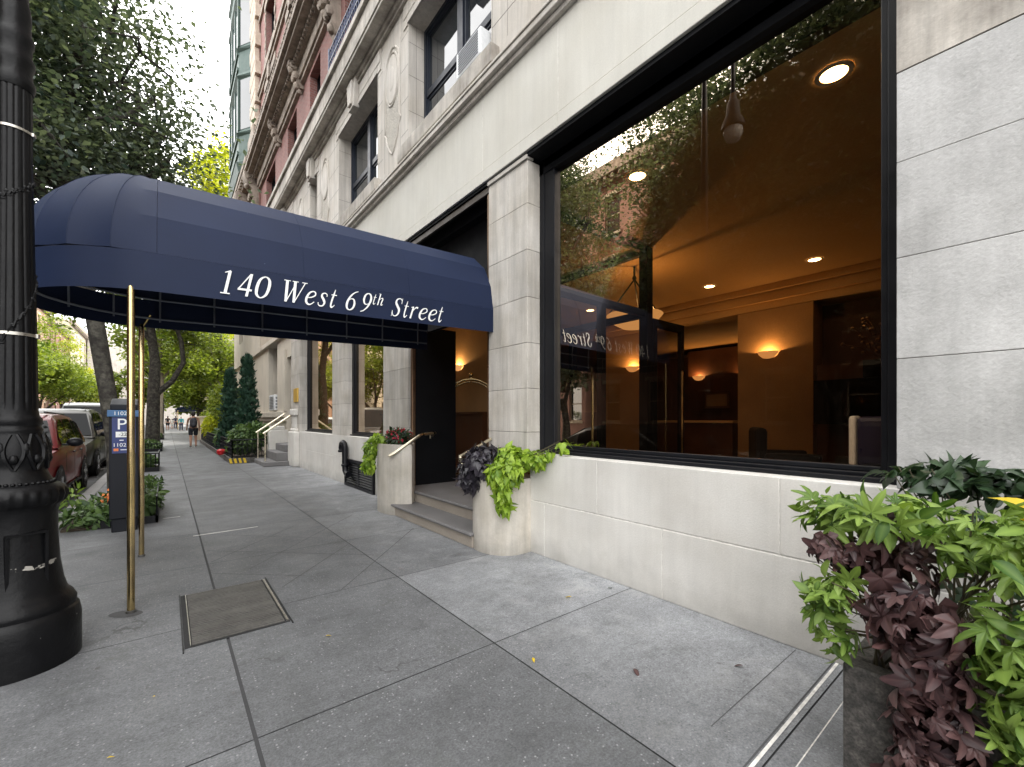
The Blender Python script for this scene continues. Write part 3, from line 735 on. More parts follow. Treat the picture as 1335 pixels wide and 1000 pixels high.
DL = [(3.84, 1.0), (3.85, 2.71), (8.08, 2.36), (8.14, 4.10), (8.17, 5.5), (7.75, 6.75), (3.85, 4.6), (3.85, 8.5), (3.85, 11.5)]
for i, (x, y) in enumerate(DL):
    lb = ['recessed downlight nearest the right end of the big window', 'recessed downlight near the left end of the big window', 'recessed downlight deep in the lobby towards the right', 'recessed downlight deep in the lobby in mid window',
          'recessed downlight deep in the lobby beside the pendant bowl', 'recessed downlight in the lobby behind the vestibule frame', 'recessed downlight over the entrance vestibule', 'recessed downlight behind the middle shop window', 'recessed downlight behind the farthest shop window'][i]
    t = thing('recessed_downlight', lb, 'ceiling light', (x, y, 4.0), 'recessed downlights in the lobby ceiling')
    b = MB(); b.lathe([(.085, 3.992), (.001, 3.992)], x, y, 20, cap=False); b.build('lens', MAT['downlight'], t)
    b = MB(); b.lathe([(.087, 3.988), (.115, 3.988), (.12, 3.997)], x, y, 20, cap=False); b.build('trim_ring', MAT['white'], t)
b = MB(); b.box(3.52, 3.82, .60, .83, 1.075, 1.47)
ap = thing('air_purifier', 'white rounded air purifier with dark blue side standing inside the window corner', 'appliance', (3.6, .7, 1.07))
bb = MB(); bb.box(3.50, 3.66, .795, .835, 1.13, 1.47); bb.build('front_shell', MAT['white'], ap, bevel=.03)
bb = MB(); bb.box(3.48, 3.80, .55, .79, 1.14, 1.465); bb.build('body', M('dark_blue_plastic', (.012, .013, .05), .35), ap, bevel=.03)
bb = MB(); bb.box(3.5, 3.75, .58, .81, 1.10, 1.138); bb.build('foot', MAT['white'], ap)
b = MB(); b.box(3.47, 4.0, .4, 3.6, 1.02, 1.10); b.build('inner_sill', MAT['darkwood'], A)
va = thing('branch_arrangement', 'dry branch arrangement in a dark trough on the lobby mantel', 'plant', (8.6, 1.3, 2.0))
b = MB()
for k_ in range(46):
    a = random.uniform(0, 2 * PI); s_ = random.uniform(.3, .7)
    p0 = Vector((8.75, 1.35 + random.uniform(-.3, .3), 2.35)); p1 = p0 + Vector((math.cos(a) * s_ * .3, math.sin(a) * s_, random.uniform(.25, .7)))
    b.tube([p0, (p0 + p1) / 2 + Vector((0, 0, .08)), p1], [.012, .009, .004], 4)
    for q in range(3): b.sphere(p0.lerp(p1, .5 + .25 * q), .03, 5)
b.build('branches', MAT['bronze'], va)
b = MB(); b.box(8.55, 8.95, .85, 1.85, 2.10, 2.37); b.build('trough', MAT['blackmatte'], va)
b = MB(); b.box(8.5, 9.0, .3, 2.5, 1.36, 2.09); tag(b.build('mantel_cabinet', MAT['blackmatte']), 'black cabinet under the dry branches at the back of the lobby', 'cabinet')
# lobby furniture
def armchair(x, y, rz, label):
    t = thing('armchair', label, 'armchair', (0, 0, 0), 'dark armchairs in the lobby')
    b = MB(); b.box(-.38, .38, -.36, .30, .22, .46); b.build('seat', MAT['cloth_dark'], t, bevel=.05)
    b = MB(); b.box(-.42, .42, .26, .42, .22, 1.02); b.build('backrest', MAT['cloth_dark'], t, bevel=.06)
    for q in (-1, 1):
        b = MB(); b.box(q * .42 - .07, q * .42 + .07, -.38, .30, .18, .66); b.build('armrest', MAT['cloth_dark'], t, bevel=.04)
    for qx in (-.38, .38):
        for qy in (-.3, .34):
            b = MB(); b.tube([(qx, qy, 0), (qx, qy, .2)], [.018, .025], 8); b.build('leg', MAT['darkwood'], t)
    t.location = (x, y, .30); t.rotation_euler = (0, 0, rz); return t
armchair(7.2, 2.5, .5, 'dark armchair in the lobby straight below the amber column'); armchair(7.0, 1.2, 2.3, 'dark armchair in the lobby behind the air purifier')
rd = thing('reception_desk', 'dark panelled desk with pale top edge deep in the lobby', 'desk', (9.6, 5.0, .3))
b = MB(); b.box(9.1, 9.8, 4.1, 5.95, .3, 1.36); b.build('front_panel', MAT['darkwood'], rd, bevel=.01)
b = MB(); b.box(9.02, 9.9, 4.05, 6.0, 1.362, 1.41); b.build('top', MAT['amberceil'], rd, bevel=.01)
for (yy, z0, z1, lb) in ((4.2, 1.7, 2.35, 'dark framed picture on the panelled wall, right one'), (5.9, 1.75, 2.2, 'dark framed picture on the panelled wall, left one')):
    pf = thing('framed_picture', lb, 'picture', (12.5, yy, z0), 'framed pictures at the back of the lobby')
    b = MB(); b.box(12.12, 12.16, yy - .35, yy + .35, z0, z1); b.build('frame', MAT['bronze'], pf)
    b = MB(); b.box(12.11, 12.118, yy - .29, yy + .29, z0 + .06, z1 - .06); b.build('canvas', MAT['amberwall'], pf)
# luggage cart
lc = thing('luggage_cart', 'brass arched hotel luggage cart standing inside the entrance door', 'luggage cart', (4.68, 7.35, .3))
b = MB()
CX, CY = 4.68, 7.35
for dx in (-.28, .28):
    pts = [(CX + dx, CY - .48, .50), (CX + dx, CY - .48, 1.75)] + [(CX + dx, CY - .48 * math.cos(t * PI / 10), 1.75 + .45 * math.sin(t * PI / 10)) for t in range(1, 11)] + [(CX + dx, CY + .48, .50)]
    b.tube(pts, .022, 8)
b.tube([(CX - .28, CY, 2.2), (CX + .28, CY, 2.2)], .022, 8); b.sphere((CX, CY, 2.30), .05, 10); b.tube([(CX, CY, 2.2), (CX, CY, 2.3)], .02, 6)
for dy in (-.48, .48): b.tube([(CX - .28, CY + dy, 1.55), (CX + .28, CY + dy, 1.55)], .015, 8)
b.build('frame', MAT['brass'], lc, smooth=50)
b = MB(); b.box(CX - .32, CX + .32, CY - .55, CY + .55, .46, .52); b.build('deck', MAT['darkwood'], lc, bevel=.02)
for x, y in ((CX - .27, CY - .48), (CX + .27, CY - .48), (CX - .27, CY + .48), (CX + .27, CY + .48)):
    b = MB(); b.lathe([(.0, -.02), (.08, -.02), (.08, .02), (0, .02)], 0, 0, 14, cap=False)
    b.v = [(x + v[2], y + v[0], .385 + v[1]) for v in b.v]; b.build('wheel', MAT['rubber'], lc)

lc.location = (4.60, 7.02, .3); lc.rotation_euler = (0, 0, math.radians(56))
# ------------------------------------------------------------------ canopy
cn = thing('entrance_canopy', 'navy canvas entrance canopy with white street address lettering and brass poles', 'canopy', (0, 5.135, 0))
R_ = .865; YC = 5.135
def zf(x): return 2.716 + .024 * (x + .06)
def zb(x): return 2.423 + .028 * (x + .06)
b = MB()
XS = [-.06, .5, 1.1, 1.7, 2.3, 2.9, 3.13]
angs = [math.radians(20 * k_) for k_ in range(10)]
for i in range(len(XS) - 1):
    for sec in range(9):
        sub = 1
        for q in range(sub):
            def P(x, fr):
                a0, a1 = angs[sec], angs[sec + 1]
                p0 = Vector((-R_ * math.cos(a0), R_ * math.sin(a0))); p1 = Vector((-R_ * math.cos(a1), R_ * math.sin(a1)))
                p = p0.lerp(p1, fr); sag = -.010 * math.sin(PI * fr) 
                n_ = Vector((p.x, p.y)).normalized(); p = p + n_ * sag
                return (x, YC + p.x, zf(x) + p.y)
            b.quad(P(XS[i], q / sub), P(XS[i + 1], q / sub), P(XS[i + 1], (q + 1) / sub), P(XS[i], (q + 1) / sub))
# dome gores: plan angle from near side (Y-) round the street end to the far side
G = 10
def dome(g, fr, t):
    a = PI * (g + fr) / G; el = t * PI / 2; el20 = math.radians(20)
    poly = math.cos(el20 / 2) / math.cos((el % el20) - el20 / 2)          # straight facets of the barrel
    u = (g + fr) * 1.0; k_ = max(0., 1 - min(u, G - u) / .8)                 # blend to the barrel at both ends
    chord = math.cos(PI / G / 2) / math.cos(PI * (fr - .5) / G)
    rr = R_ * (poly * k_ + (1 - k_) * (1 - .012 * math.sin(PI * fr)))
    ch = 1 if t > .97 else (1 - k_) * chord + k_
    return (-.0625 - rr * math.cos(el) * ch * math.sin(a), YC - rr * math.cos(el) * ch * math.cos(a), zf(-.06) + rr * math.sin(el))
TT = [k_ / 18 for k_ in range(18)] + [.995]
for g_ in range(G):
    for q in range(4):
        for i in range(len(TT) - 1):
            b.quad(dome(g_, q / 4, TT[i]), dome(g_, (q + 1) / 4, TT[i]), dome(g_, (q + 1) / 4, TT[i + 1]), dome(g_, q / 4, TT[i + 1]))
cov = b.build('canvas_cover', MAT['navy'], cn, smooth=9)
bmx = bmesh.new(); bmx.from_mesh(cov.data); bmesh.ops.remove_doubles(bmx, verts=bmx.verts, dist=.0008); bmesh.ops.recalc_face_normals(bmx, faces=bmx.faces); bmx.to_mesh(cov.data); bmx.free()
cov.data.polygons.foreach_set('use_smooth', [True] * len(cov.data.polygons)); cov.data.set_sharp_from_angle(angle=math.radians(11))
b = MB()
path = [(x, YC - R_) for x in reversed(XS)] + [(-.06 - R_ * math.sin(PI * k_ / 28), YC - R_ * math.cos(PI * k_ / 28)) for k_ in range(1, 28)] + [(x, YC + R_) for x in XS]
for i in range(len(path) - 1):
    (xa, ya), (xb, yb_) = path[i], path[i + 1]
    for (q0, q1) in ((0, .5), (.5, 1.)):
        def S(x, y, q):
            bul = .0
            dx, dy = x + .06, y - YC
            return (x + (dx / R_ * bul if x < -.06 else 0), y + (dy / R_) * bul, zb(x) + (zf(x) - zb(x)) * q - .001)
        b.quad(S(xa, ya, q0), S(xb, yb_, q0), S(xb, yb_, q1), S(xa, ya, q1))
val = b.build('side_valance', MAT['navy'], cn)
bmx = bmesh.new(); bmx.from_mesh(val.data); bmesh.ops.remove_doubles(bmx, verts=bmx.verts, dist=.0008); bmesh.ops.recalc_face_normals(bmx, faces=bmx.faces); bmx.to_mesh(val.data); bmx.free()
val.data.polygons.foreach_set('use_smooth', [True] * len(val.data.polygons)); val.data.set_sharp_from_angle(angle=math.radians(30))
b = MB()
for a in [PI * k_ / G for k_ in range(1, G)]:
    b.tube([(-.06 - (R_ + .001) * math.cos(e_) * math.sin(a), YC - (R_ + .001) * math.cos(e_) * math.cos(a), zf(-.06) + (R_ + .001) * math.sin(e_)) for e_ in [PI / 2 * k_ / 14 for k_ in range(14)]], .0025, 5)
for x in (.98, 2.02):
    b.tube([(x, YC - (R_ + .0005) * math.cos(a_), zf(x) + (R_ + .0005) * math.sin(a_)) for a_ in angs], .0022, 5)
b.build('canvas_seam', MAT['navy'], cn)
# frame pipes inside
b = MB()
ri = R_ - .035
def ring(zo):
    pts = [(x, YC - ri, zo(x)) for x in (3.1, 1.5, -.06)] + [(-.06 - ri * math.sin(PI * k_ / 16), YC - ri * math.cos(PI * k_ / 16), zo(-.06)) for k_ in range(1, 16)] + [(x, YC + ri, zo(x)) for x in (-.06, 1.5, 3.1)]
    b.tube(pts, .011, 6)
ring(lambda x: zf(x) + .0); ring(lambda x: zb(x) + .09)
for x in (-.06, .42, .9, 1.4, 1.9, 2.4, 2.95):
    for s_ in (-1, 1): b.tube([(x, YC + s_ * ri, zb(x) + .06), (x, YC + s_ * ri, zf(x))], .010, 6)
    b.tube([(x, YC - ri * math.cos(a), zf(x) + ri * math.sin(a)) for a in [PI * k_ / 12 for k_ in range(13)]], .011, 6)
for k_ in range(1, 7):
    a = PI * k_ / 7
    b.tube([(-.06 - ri * math.sin(a), YC - ri * math.cos(a), zb(-.06) + .06), (-.06 - ri * math.sin(a), YC - ri * math.cos(a), zf(-.06))], .009, 6)
b.build('pipe_frame', M('galvanised_pipe', (.20, .22, .26), .45, metal=.6), cn, smooth=50)
for yy in (4.30, 5.985):
    b = MB(); b.tube([(-.212, yy, .015), (-.212, yy, 2.42)], .0238, 20)
    b.lathe([(.0238, 2.42), (.022, 2.432), (.015, 2.445), (.001, 2.45)], -.212, yy, 20, cap=False)
    b.tube([(-.212, yy + .002, 2.40), (-.14, yy + (.02 if yy < 5 else -.02), 2.55)], .012, 6)
    p_ = b.build('pole', MAT['brass'], cn, smooth=40)
    b = MB(); b.lathe([(.031, .003), (.031, .02), (.0245, .022)], -.212, yy, 20, cap=False); b.build('foot_collar', MAT['hatch'], p_)
b = MB(); b.lathe([(.085, .0025), (.0001, .0025)], -.24, 4.29, 20, cap=False); b.v = [(v[0] - (v[0] + .24) * .0 + (v[1] - 4.29) * -.6, v[1], v[2]) for v in b.v]
o = b.build('sidewalk_patch', MAT['score']); o['kind'] = 'structure'

# lettering: hand-drawn italic serif glyphs (upright coordinates, cap height 1; then slanted)
GL = {
 '1': [('L', [(.10, .90, .035), (.26, .955, .055), (.36, 1.0, .06)]), ('L', [(.33, .99, .15), (.33, .03, .15)]), ('L', [(.10, .022, .045), (.56, .022, .045)])],
 '4': [('L', [(.46, .98, .06), (.03, .29, .06)]), ('L', [(.0, .285, .085), (.68, .285, .085)]), ('L', [(.49, 1.0, .13), (.49, 0., .13)])],
 '0': [('C', [(.32, .975, .05), (.12, .83, .11), (.065, .5, .135), (.12, .17, .11), (.32, .025, .05), (.52, .17, .11), (.575, .5, .135), (.52, .83, .11)])],
 'W': [('L', [(.10, .97, .135), (.26, .02, .13)]), ('L', [(.27, .0, .045), (.56, .93, .045)]), ('L', [(.50, .97, .135), (.66, .02, .13)]), ('L', [(.67, .0, .045), (1.0, .96, .045)]),
       ('L', [(-.06, .98, .035), (.26, .98, .035)]), ('L', [(.36, .98, .035), (.66, .98, .035)]), ('L', [(.84, .98, .035), (1.12, .98, .035)])],
 'e': [('S', [(.10, .34, .04), (.30, .37, .05), (.47, .48, .07), (.45, .61, .06), (.33, .655, .05), (.17, .57, .09), (.08, .36, .125), (.09, .15, .11), (.22, .03, .075), (.36, .045, .05), (.50, .17, .04)])],
 's': [('S', [(.45, .50, .045), (.43, .60, .05), (.31, .655, .05), (.17, .60, .08), (.17, .48, .11), (.30, .34, .12), (.38, .20, .11), (.33, .06, .075), (.19, .02, .05), (.07, .07, .045), (.03, .18, .05)])],
 't': [('S', [(.25, .90, .04), (.20, .66, .10), (.13, .30, .115), (.13, .09, .10), (.22, .03, .07), (.37, .15, .035)]), ('L', [(.04, .63, .045), (.40, .63, .045)])],
 '6': [('S', [(.60, .985, .04), (.40, .90, .06), (.20, .68, .10), (.09, .36, .13), (.14, .12, .10), (.30, .022, .05), (.47, .11, .10), (.53, .33, .12), (.45, .54, .08), (.30, .585, .045), (.15, .50, .04)])],
 '9': [('S', [(.04, .015, .04), (.24, .10, .06), (.44, .32, .10), (.55, .64, .13), (.50, .88, .10), (.34, .978, .05), (.17, .89, .10), (.11, .67, .12), (.19, .46, .08), (.34, .415, .045), (.49, .50, .04)])],
 'h': [('L', [(.16, 1.0, .10), (.12, 0., .105)]), ('L', [(.04, .985, .04), (.2, .985, .04)]), ('S', [(.13, .38, .03), (.26, .58, .05), (.40, .64, .08), (.46, .54, .10), (.42, .28, .105), (.41, .08, .09), (.47, .03, .06), (.58, .12, .035)])],
 'S': [('S', [(.60, .72, .035), (.575, .90, .05), (.42, .978, .05), (.24, .90, .09), (.21, .73, .125), (.34, .56, .14), (.49, .38, .14), (.48, .16, .11), (.32, .025, .055), (.15, .06, .05), (.07, .20, .045), (.05, .30, .035)]), ('L', [(.60, 1.0, .03), (.605, .70, .03)]), ('L', [(.045, .31, .03), (.045, -.01, .03)])],
 'r': [('L', [(.19, .64, .10), (.13, 0., .11)]), ('L', [(.06, .60, .045), (.21, .65, .045)]), ('S', [(.16, .33, .03), (.28, .54, .05), (.40, .64, .08), (.50, .60, .10)])],
}
def spline(pts, closed, n=7):
    P_ = [np.array(p) for p in pts]; out = []; m_ = len(P_)
    rng = range(m_) if closed else range(m_ - 1)
    for i in rng:
        g = (lambda k_: P_[k_ % m_]) if closed else (lambda k_: P_[min(max(k_, 0), m_ - 1)])
        p0, p1, p2, p3 = g(i - 1), g(i), g(i + 1), g(i + 2)
        for k_ in range(n):
            t = k_ / n
            out.append(.5 * (2 * p1 + (p2 - p0) * t + (2 * p0 - 5 * p1 + 4 * p2 - p3) * t * t + (3 * p1 - p0 - 3 * p2 + p3) * t ** 3))
    out.append(P_[0] if closed else P_[-1]); return out
def glyph(mb, ch, fn, base_off):
    for si, (kind, pts) in enumerate(GL[ch]):
        q = spline(pts, kind == 'C') if kind != 'L' else [np.array(p) for p in pts]
        prev = None
        for i in range(len(q)):
            if kind == 'C': d_ = q[(i + 1) % (len(q) - 1)] - q[(i - 1) % (len(q) - 1)]
            else: d_ = q[min(i + 1, len(q) - 1)] - q[max(i - 1, 0)]
            l_ = math.hypot(d_[0], d_[1]) or 1
            nx, ny = -d_[1] / l_, d_[0] / l_; w_ = q[i][2] / 2
            a = fn(q[i][0] + nx * w_, q[i][1] + ny * w_, base_off + si * .0004); e = fn(q[i][0] - nx * w_, q[i][1] - ny * w_, base_off + si * .0004)
            if prev: mb.quad(prev[0], a, e, prev[1])
            prev = (a, e)
def gext(ch):
    xs = [p[0] + .27 * p[1] for k_, pts in GL[ch] for p in pts]; return min(xs) - .05, max(xs) + .05
TXT = [('1', .332, .421), ('4', .454, .571), ('0', .589, .706), ('W', .805, 1.013), ('e', .984, 1.081), ('s', 1.088, 1.183), ('t', 1.201, 1.271), ('6', 1.35, 1.477), ('9', 1.479, 1.603),
       ('t', 1.614, 1.657), ('h', 1.656, 1.723), ('S', 1.797, 1.943), ('t', 1.941, 2.008), ('r', 2.008, 2.116), ('e', 2.117, 2.224), ('e', 2.231, 2.339), ('t', 2.354, 2.425)]
for i, (ch, x0, x1) in enumerate(TXT):
    b = MB()
    sup = i in (9, 10); H_ = .118 if sup else .196
    e0, e1 = gext(ch)
    def fn(u, v, off, x0=x0, x1=x1, e0=e0, e1=e1, H_=H_, sup=sup):
        X = x0 + (u + .27 * v - e0) / (e1 - e0) * (x1 - x0)
        q = (X + .06)
        Z = 2.482 + .0215 * (X - .33) + (.09 if sup else 0) + v * H_
        return (X, YC - R_ - .014 - off, Z)
    glyph(b, ch, fn, (i % 2) * .0002)
    b.build('letter', MAT['whitepaint'], cn)

# ------------------------------------------------------------------ cream planters
def planter(name, label, ring_pts, top, loc):
    t = thing(name, label, 'planter', loc, 'cream stucco planters flanking the entrance steps')
    b = MB(); n_ = len(ring_pts)
    inn = [(x + (loc[0] - x) * .16, y + (loc[1] - y) * .16) for x, y in ring_pts]
    cyc = [(ring_pts, 0.), (ring_pts, top - .03), (ring_pts, top), (inn, top), (inn, top - .12)]
    b.v = [(x, y, z) for rp, z in cyc for x, y in rp]
    for j in range(len(cyc) - 1):
        for i in range(n_): b.f.append((j * n_ + i, j * n_ + (i + 1) % n_, (j + 1) * n_ + (i + 1) % n_, (j + 1) * n_ + i)); b.m.append(0)
    b.build('planter_wall', MAT['stucco'], t, smooth=35)
    b = MB(); b.add([(x, y, top - .10) for x, y in inn], [tuple(range(n_))]); b.build('soil', MAT['earth'], t)
    return t
# near: half-round drum
pts = [(3.095, 3.545)] + [(2.96 - .262 * math.cos(a), 3.905 - .36 * math.sin(a) if False else 3.90 - .355 * math.cos(a - PI / 2 + PI / 2) * 0 - .355 * math.sin(PI / 2 - a) , ) for a in []]
pts = [(3.098, 3.545)]
for k_ in range(0, 19):
    a = PI * k_ / 18
    pts.append((2.95 - .29 * math.sin(a), 3.90 - .357 * math.cos(a)))
pts.append((3.098, 4.257))
planter('entrance_planter', 'cream half-round stucco planter with lime and black trailing vines, right of the steps', pts, .80, (2.97, 3.9, 0))
pts = [(3.098, 5.98)]
for k_ in range(0, 19):
    a = PI * k_ / 18
    pts.append((2.86 - .29 * math.sin(a), 6.42 - .42 * math.cos(a)))
pts = [(3.09, 6.0), (2.88, 5.985), (2.70, 6.05), (2.60, 6.25), (2.575, 6.5), (2.60, 6.75), (2.68, 6.9), (2.85, 6.97), (3.098, 6.98)]
pts = [(3.21, 6.63), (3.09, 6.38), (2.985, 6.14)] + [(2.87 - .29 * math.sin(PI * k_ / 14), 6.48 - .48 * math.cos(PI * k_ / 14)) for k_ in range(15)] + [(3.098, 6.96), (3.098, 6.665), (3.21, 6.665)]
planter('entrance_planter', 'cream rounded stucco planter with brass rail and red flowers, left of the steps', pts, 1.06, (2.9, 6.48, 0))
# brass rails
def rail(label, pts, r=.02, posts=(), mat='palebrass'):
    t = thing('handrail', label, 'handrail', pts[0])
    b = MB(); b.tube(pts, r, 10); b.sphere(pts[0], r * 1.05, 8); b.sphere(pts[-1], r * 1.05, 8); b.build('rail', MAT[mat], t, smooth=50)
    for (p, q) in posts:
        b = MB(); b.tube([p, q], r * .6, 8); b.build('bracket', MAT[mat], t, smooth=50)
    return t
rail('short sloping brass handrail fixed on the left entrance planter', [(2.56, 6.10, .90), (2.62, 6.06, .94), (2.98, 5.98, 1.19), (3.05, 6.02, 1.21), (3.55, 6.52, 1.21)], .022, [((2.66, 6.05, .96), (2.70, 6.14, .93)), ((3.36, 6.34, 1.2), (3.37, 6.36, 1.13)), ((3.53, 6.51, 1.2), (3.54, 6.60, 1.15))])
rail('brass handrail end curling at the black vine of the right entrance planter', [(2.62, 4.16, .92), (2.60, 4.19, .97), (2.62, 4.22, 1.02), (2.72, 4.26, 1.05), (3.1, 4.30, 1.2)], .02, [((2.9, 4.28, 1.12), (2.9, 4.24, .95))])

# ------------------------------------------------------------------ leaves
def shape(half, fold=.15, droop=.25, cols=1):
    """leaf lying in XY along +Y, length 1; half: list of (y, halfwidth)"""
    vs = []; fs = []
    for (y, w_) in half:
        z = -droop * y * y
        for s_ in (-1, 0, 1): vs.append((s_ * w_, y, z + (fold * w_ if s_ else 0)))
    for i in range(len(half) - 1):
        a = i * 3
        fs += [(a, a + 1, a + 4, a + 3), (a + 1, a + 2, a + 5, a + 4)]
    return np.array(vs, float), fs
LANCE = shape([(0, .01), (.06, .07), (.15, .15), (.28, .205), (.42, .225), (.56, .205), (.70, .155), (.83, .09), (.93, .035), (1., .004)], .22, .25)
HEART = shape([(-.10, .16), (-.06, .27), (.05, .38), (.2, .42), (.4, .36), (.62, .24), (.82, .11), (1., .004)], .22, .35)
def radial(lobes, base=.30, cup=.10, droop=.30, n=40, amax=2.6):
    """one smooth leaf blade: stalk at the origin, pointed lobes (angle, length, angular width) round it"""
    V_ = []; F_ = []; rings = (.03, .3, .55, .78, 1.)
    for rg in rings:
        for i in range(n + 1):
            a = -amax + 2 * amax * i / n
            r_ = base
            for (la, ln, lw) in lobes:
                d = abs(a - la) / lw
                if d < 1: r_ = max(r_, base + (ln - base) * (1 - d) ** 1.15 if d > .25 else base + (ln - base) * (1 - d ** 1.6 * 1.2 - d * .34 * .9))
            # lobes fill out towards the margin only
            rr = rg * r_
            crease = min(abs(a - la) for la, ln, lw in lobes)
            V_.append((rr * math.sin(a), rr * math.cos(a), cup * rr * min(crease, .5) * 1.2 - droop * rr * rr))
    for j in range(len(rings) - 1):
        for i in range(n):
            q = j * (n + 1) + i; F_.append((q, q + 1, q + n + 2, q + n + 1))
    tone = np.array([.22 if min(abs(-2.6 + 5.2 * i / n - la) for la, ln, lw in lobes) < .07 else -.06 for _ in rings for i in range(n + 1)])
    return np.array(V_, float), F_, tone
MAPLE = radial([(0, 1., .62), (.9, .80, .55), (-.9, .80, .55), (1.85, .58, .6), (-1.85, .58, .6)], .40, .25, .40)
PALM = radial([(0, 1., .52), (.82, .90, .48), (-.82, .90, .48), (1.6, .68, .46), (-1.6, .68, .46)], .20, .3, .30)
TREELEAF = (np.array([(0, 0, 0), (.32, .45, .06), (0, 1, -.05), (-.32, .45, .06)], float), [(0, 1, 2, 3)])

def leaves_mesh(name, mat, parent, leaf, locs, dirs, normals, sizes, tones, extra=None):
    """one mesh of many leaves: dirs = tip direction, normals = upper side"""
    V0, F0 = leaf[:2]
    D = np.asarray(dirs, float); D /= np.linalg.norm(D, axis=1, keepdims=True) + 1e-9
    Nn = np.asarray(normals, float); X = np.cross(D, Nn); X /= np.linalg.norm(X, axis=1, keepdims=True) + 1e-9; Z = np.cross(X, D)
    S_ = np.asarray(sizes, float)[:, None, None]
    zf_ = np.random.default_rng(len(D)).uniform(.2, 2.2, (len(D), 1, 1))
    pts = (V0[None, :, 0:1] * X[:, None, :] + V0[None, :, 1:2] * D[:, None, :] + V0[None, :, 2:3] * Z[:, None, :] * zf_) * S_ + np.asarray(locs, float)[:, None, :]
    n_ = len(locs); m_ = len(V0)
    b = MB(); b.v = [tuple(p) for p in pts.reshape(-1, 3)]
    Fq = np.array([f for f in F0 if len(f) == 4])
    off = (np.arange(n_) * m_)[:, None, None]
    b.f = [tuple(f) for f in (Fq[None] + off).reshape(-1, 4).tolist()]; b.m = [0] * len(b.f)
    tn = np.repeat(np.asarray(tones, float), m_)
    if len(leaf) > 2: tn = tn + np.tile(leaf[2], n_)
    elif m_ > 6: tn = tn + np.tile(np.where(np.arange(m_) % 3 == 1, .24, -.08), n_)
    if extra:
        e = MB()
        for pts_, r_ in extra: e.tube(pts_, r_, 5)
        if parent is None: 
            n0 = len(b.v); b.v += e.v; b.f += [tuple(i + n0 for i in f) for f in e.f]; b.m += [0] * len(e.f); tn = np.concatenate([tn, np.full(len(e.v), .35)])
        else: e.build('stem', MAT['bark'] if 'tree' in name else MAT['vinestem'], parent)
    return b.build(name, mat, parent, smooth=60, tones=tn)

LM = {}
LM['lime'] = leafmat('lime_leaf', (.10, .20, .015), (.36, .50, .06), .32, .4)
LM['limeB'] = leafmat('fresh_green_leaf', (.045, .105, .016), (.27, .385, .085), .30, .42)
LM['purple'] = leafmat('purple_leaf', (.022, .011, .014), (.13, .068, .066), .12, .45, .4)
LM['blackleaf'] = leafmat('black_leaf', (.008, .008, .012), (.035, .03, .04), .08, .38, .5)
LM['ivy'] = leafmat('dark_ivy_leaf', (.012, .03, .015), (.05, .09, .04), .2, .35, .5)
LM['yellow'] = leafmat('yellow_leaf', (.55, .38, .02), (.75, .55, .05), .35)
LM['tree'] = leafmat('street_tree_leaf', (.045, .075, .062), (.27, .32, .26), .44, .42, .55)
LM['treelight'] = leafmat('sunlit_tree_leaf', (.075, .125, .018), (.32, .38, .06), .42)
LM['yellowgreen'] = leafmat('yellow_green_leaf', (.25, .30, .02), (.55, .55, .04), .42)
LM['shrub'] = leafmat('shrub_leaf', (.025, .06, .02), (.14, .22, .07), .25)
LM['juniper'] = leafmat('juniper_leaf', (.012, .04, .028), (.05, .11, .07), .12)
LM['flower'] = leafmat('red_flower', (.25, .01, .03), (.55, .04, .08), .25)

def blob_leaves(blobs, n, seed, size, out_bias=.8, up=.5, hang=.0, shell=.55, noise_=.55):
    """blobs: list of (cx,cy,cz,rx,ry,rz,weight)"""
    g = np.random.default_rng(seed); W = np.array([q[6] for q in blobs], float); W /= W.sum()
    idx = g.choice(len(blobs), n, p=W); Bq = np.array([q[:6] for q in blobs])
    u = g.normal(size=(n, 3)); u /= np.linalg.norm(u, axis=1, keepdims=True)
    r_ = shell + (1 - shell) * g.random(n) ** .6
    locs = Bq[idx, :3] + u * Bq[idx, 3:] * r_[:, None]
    dirs = u * out_bias + g.normal(size=(n, 3)) * noise_ + np.array([0, 0, -hang])
    nor = u * (1 - up) + np.array([0, 0, up]) + g.normal(size=(n, 3)) * .25
    sizes = size * g.uniform(.45, 1.3, n)
    tones = np.clip(g.normal(.5, .28, n), 0, 1)
    return locs, dirs, nor, sizes, tones

# ------------------------------------------------------------------ near right: stone planter with vines
gp = thing('stone_planter', 'dark speckled granite planter overflowing with lime and purple vines at right', 'planter', (2.5, -.3, 0))
b = MB()
for x0, x1, y0, y1 in ((2.02, 2.10, -1.6, .50), (2.10, 3.0, .42, .50), (2.92, 3.0, -1.6, .42), (2.10, 2.92, -1.6, -1.5)): b.box(x0, x1, y0, y1, 0, .52)
b.build('planter_wall', MAT['granite'], gp, bevel=.012)
b = MB(); b.box(2.10, 2.92, -1.5, .42, .1, .44); b.build('soil', MAT['earth'], gp)

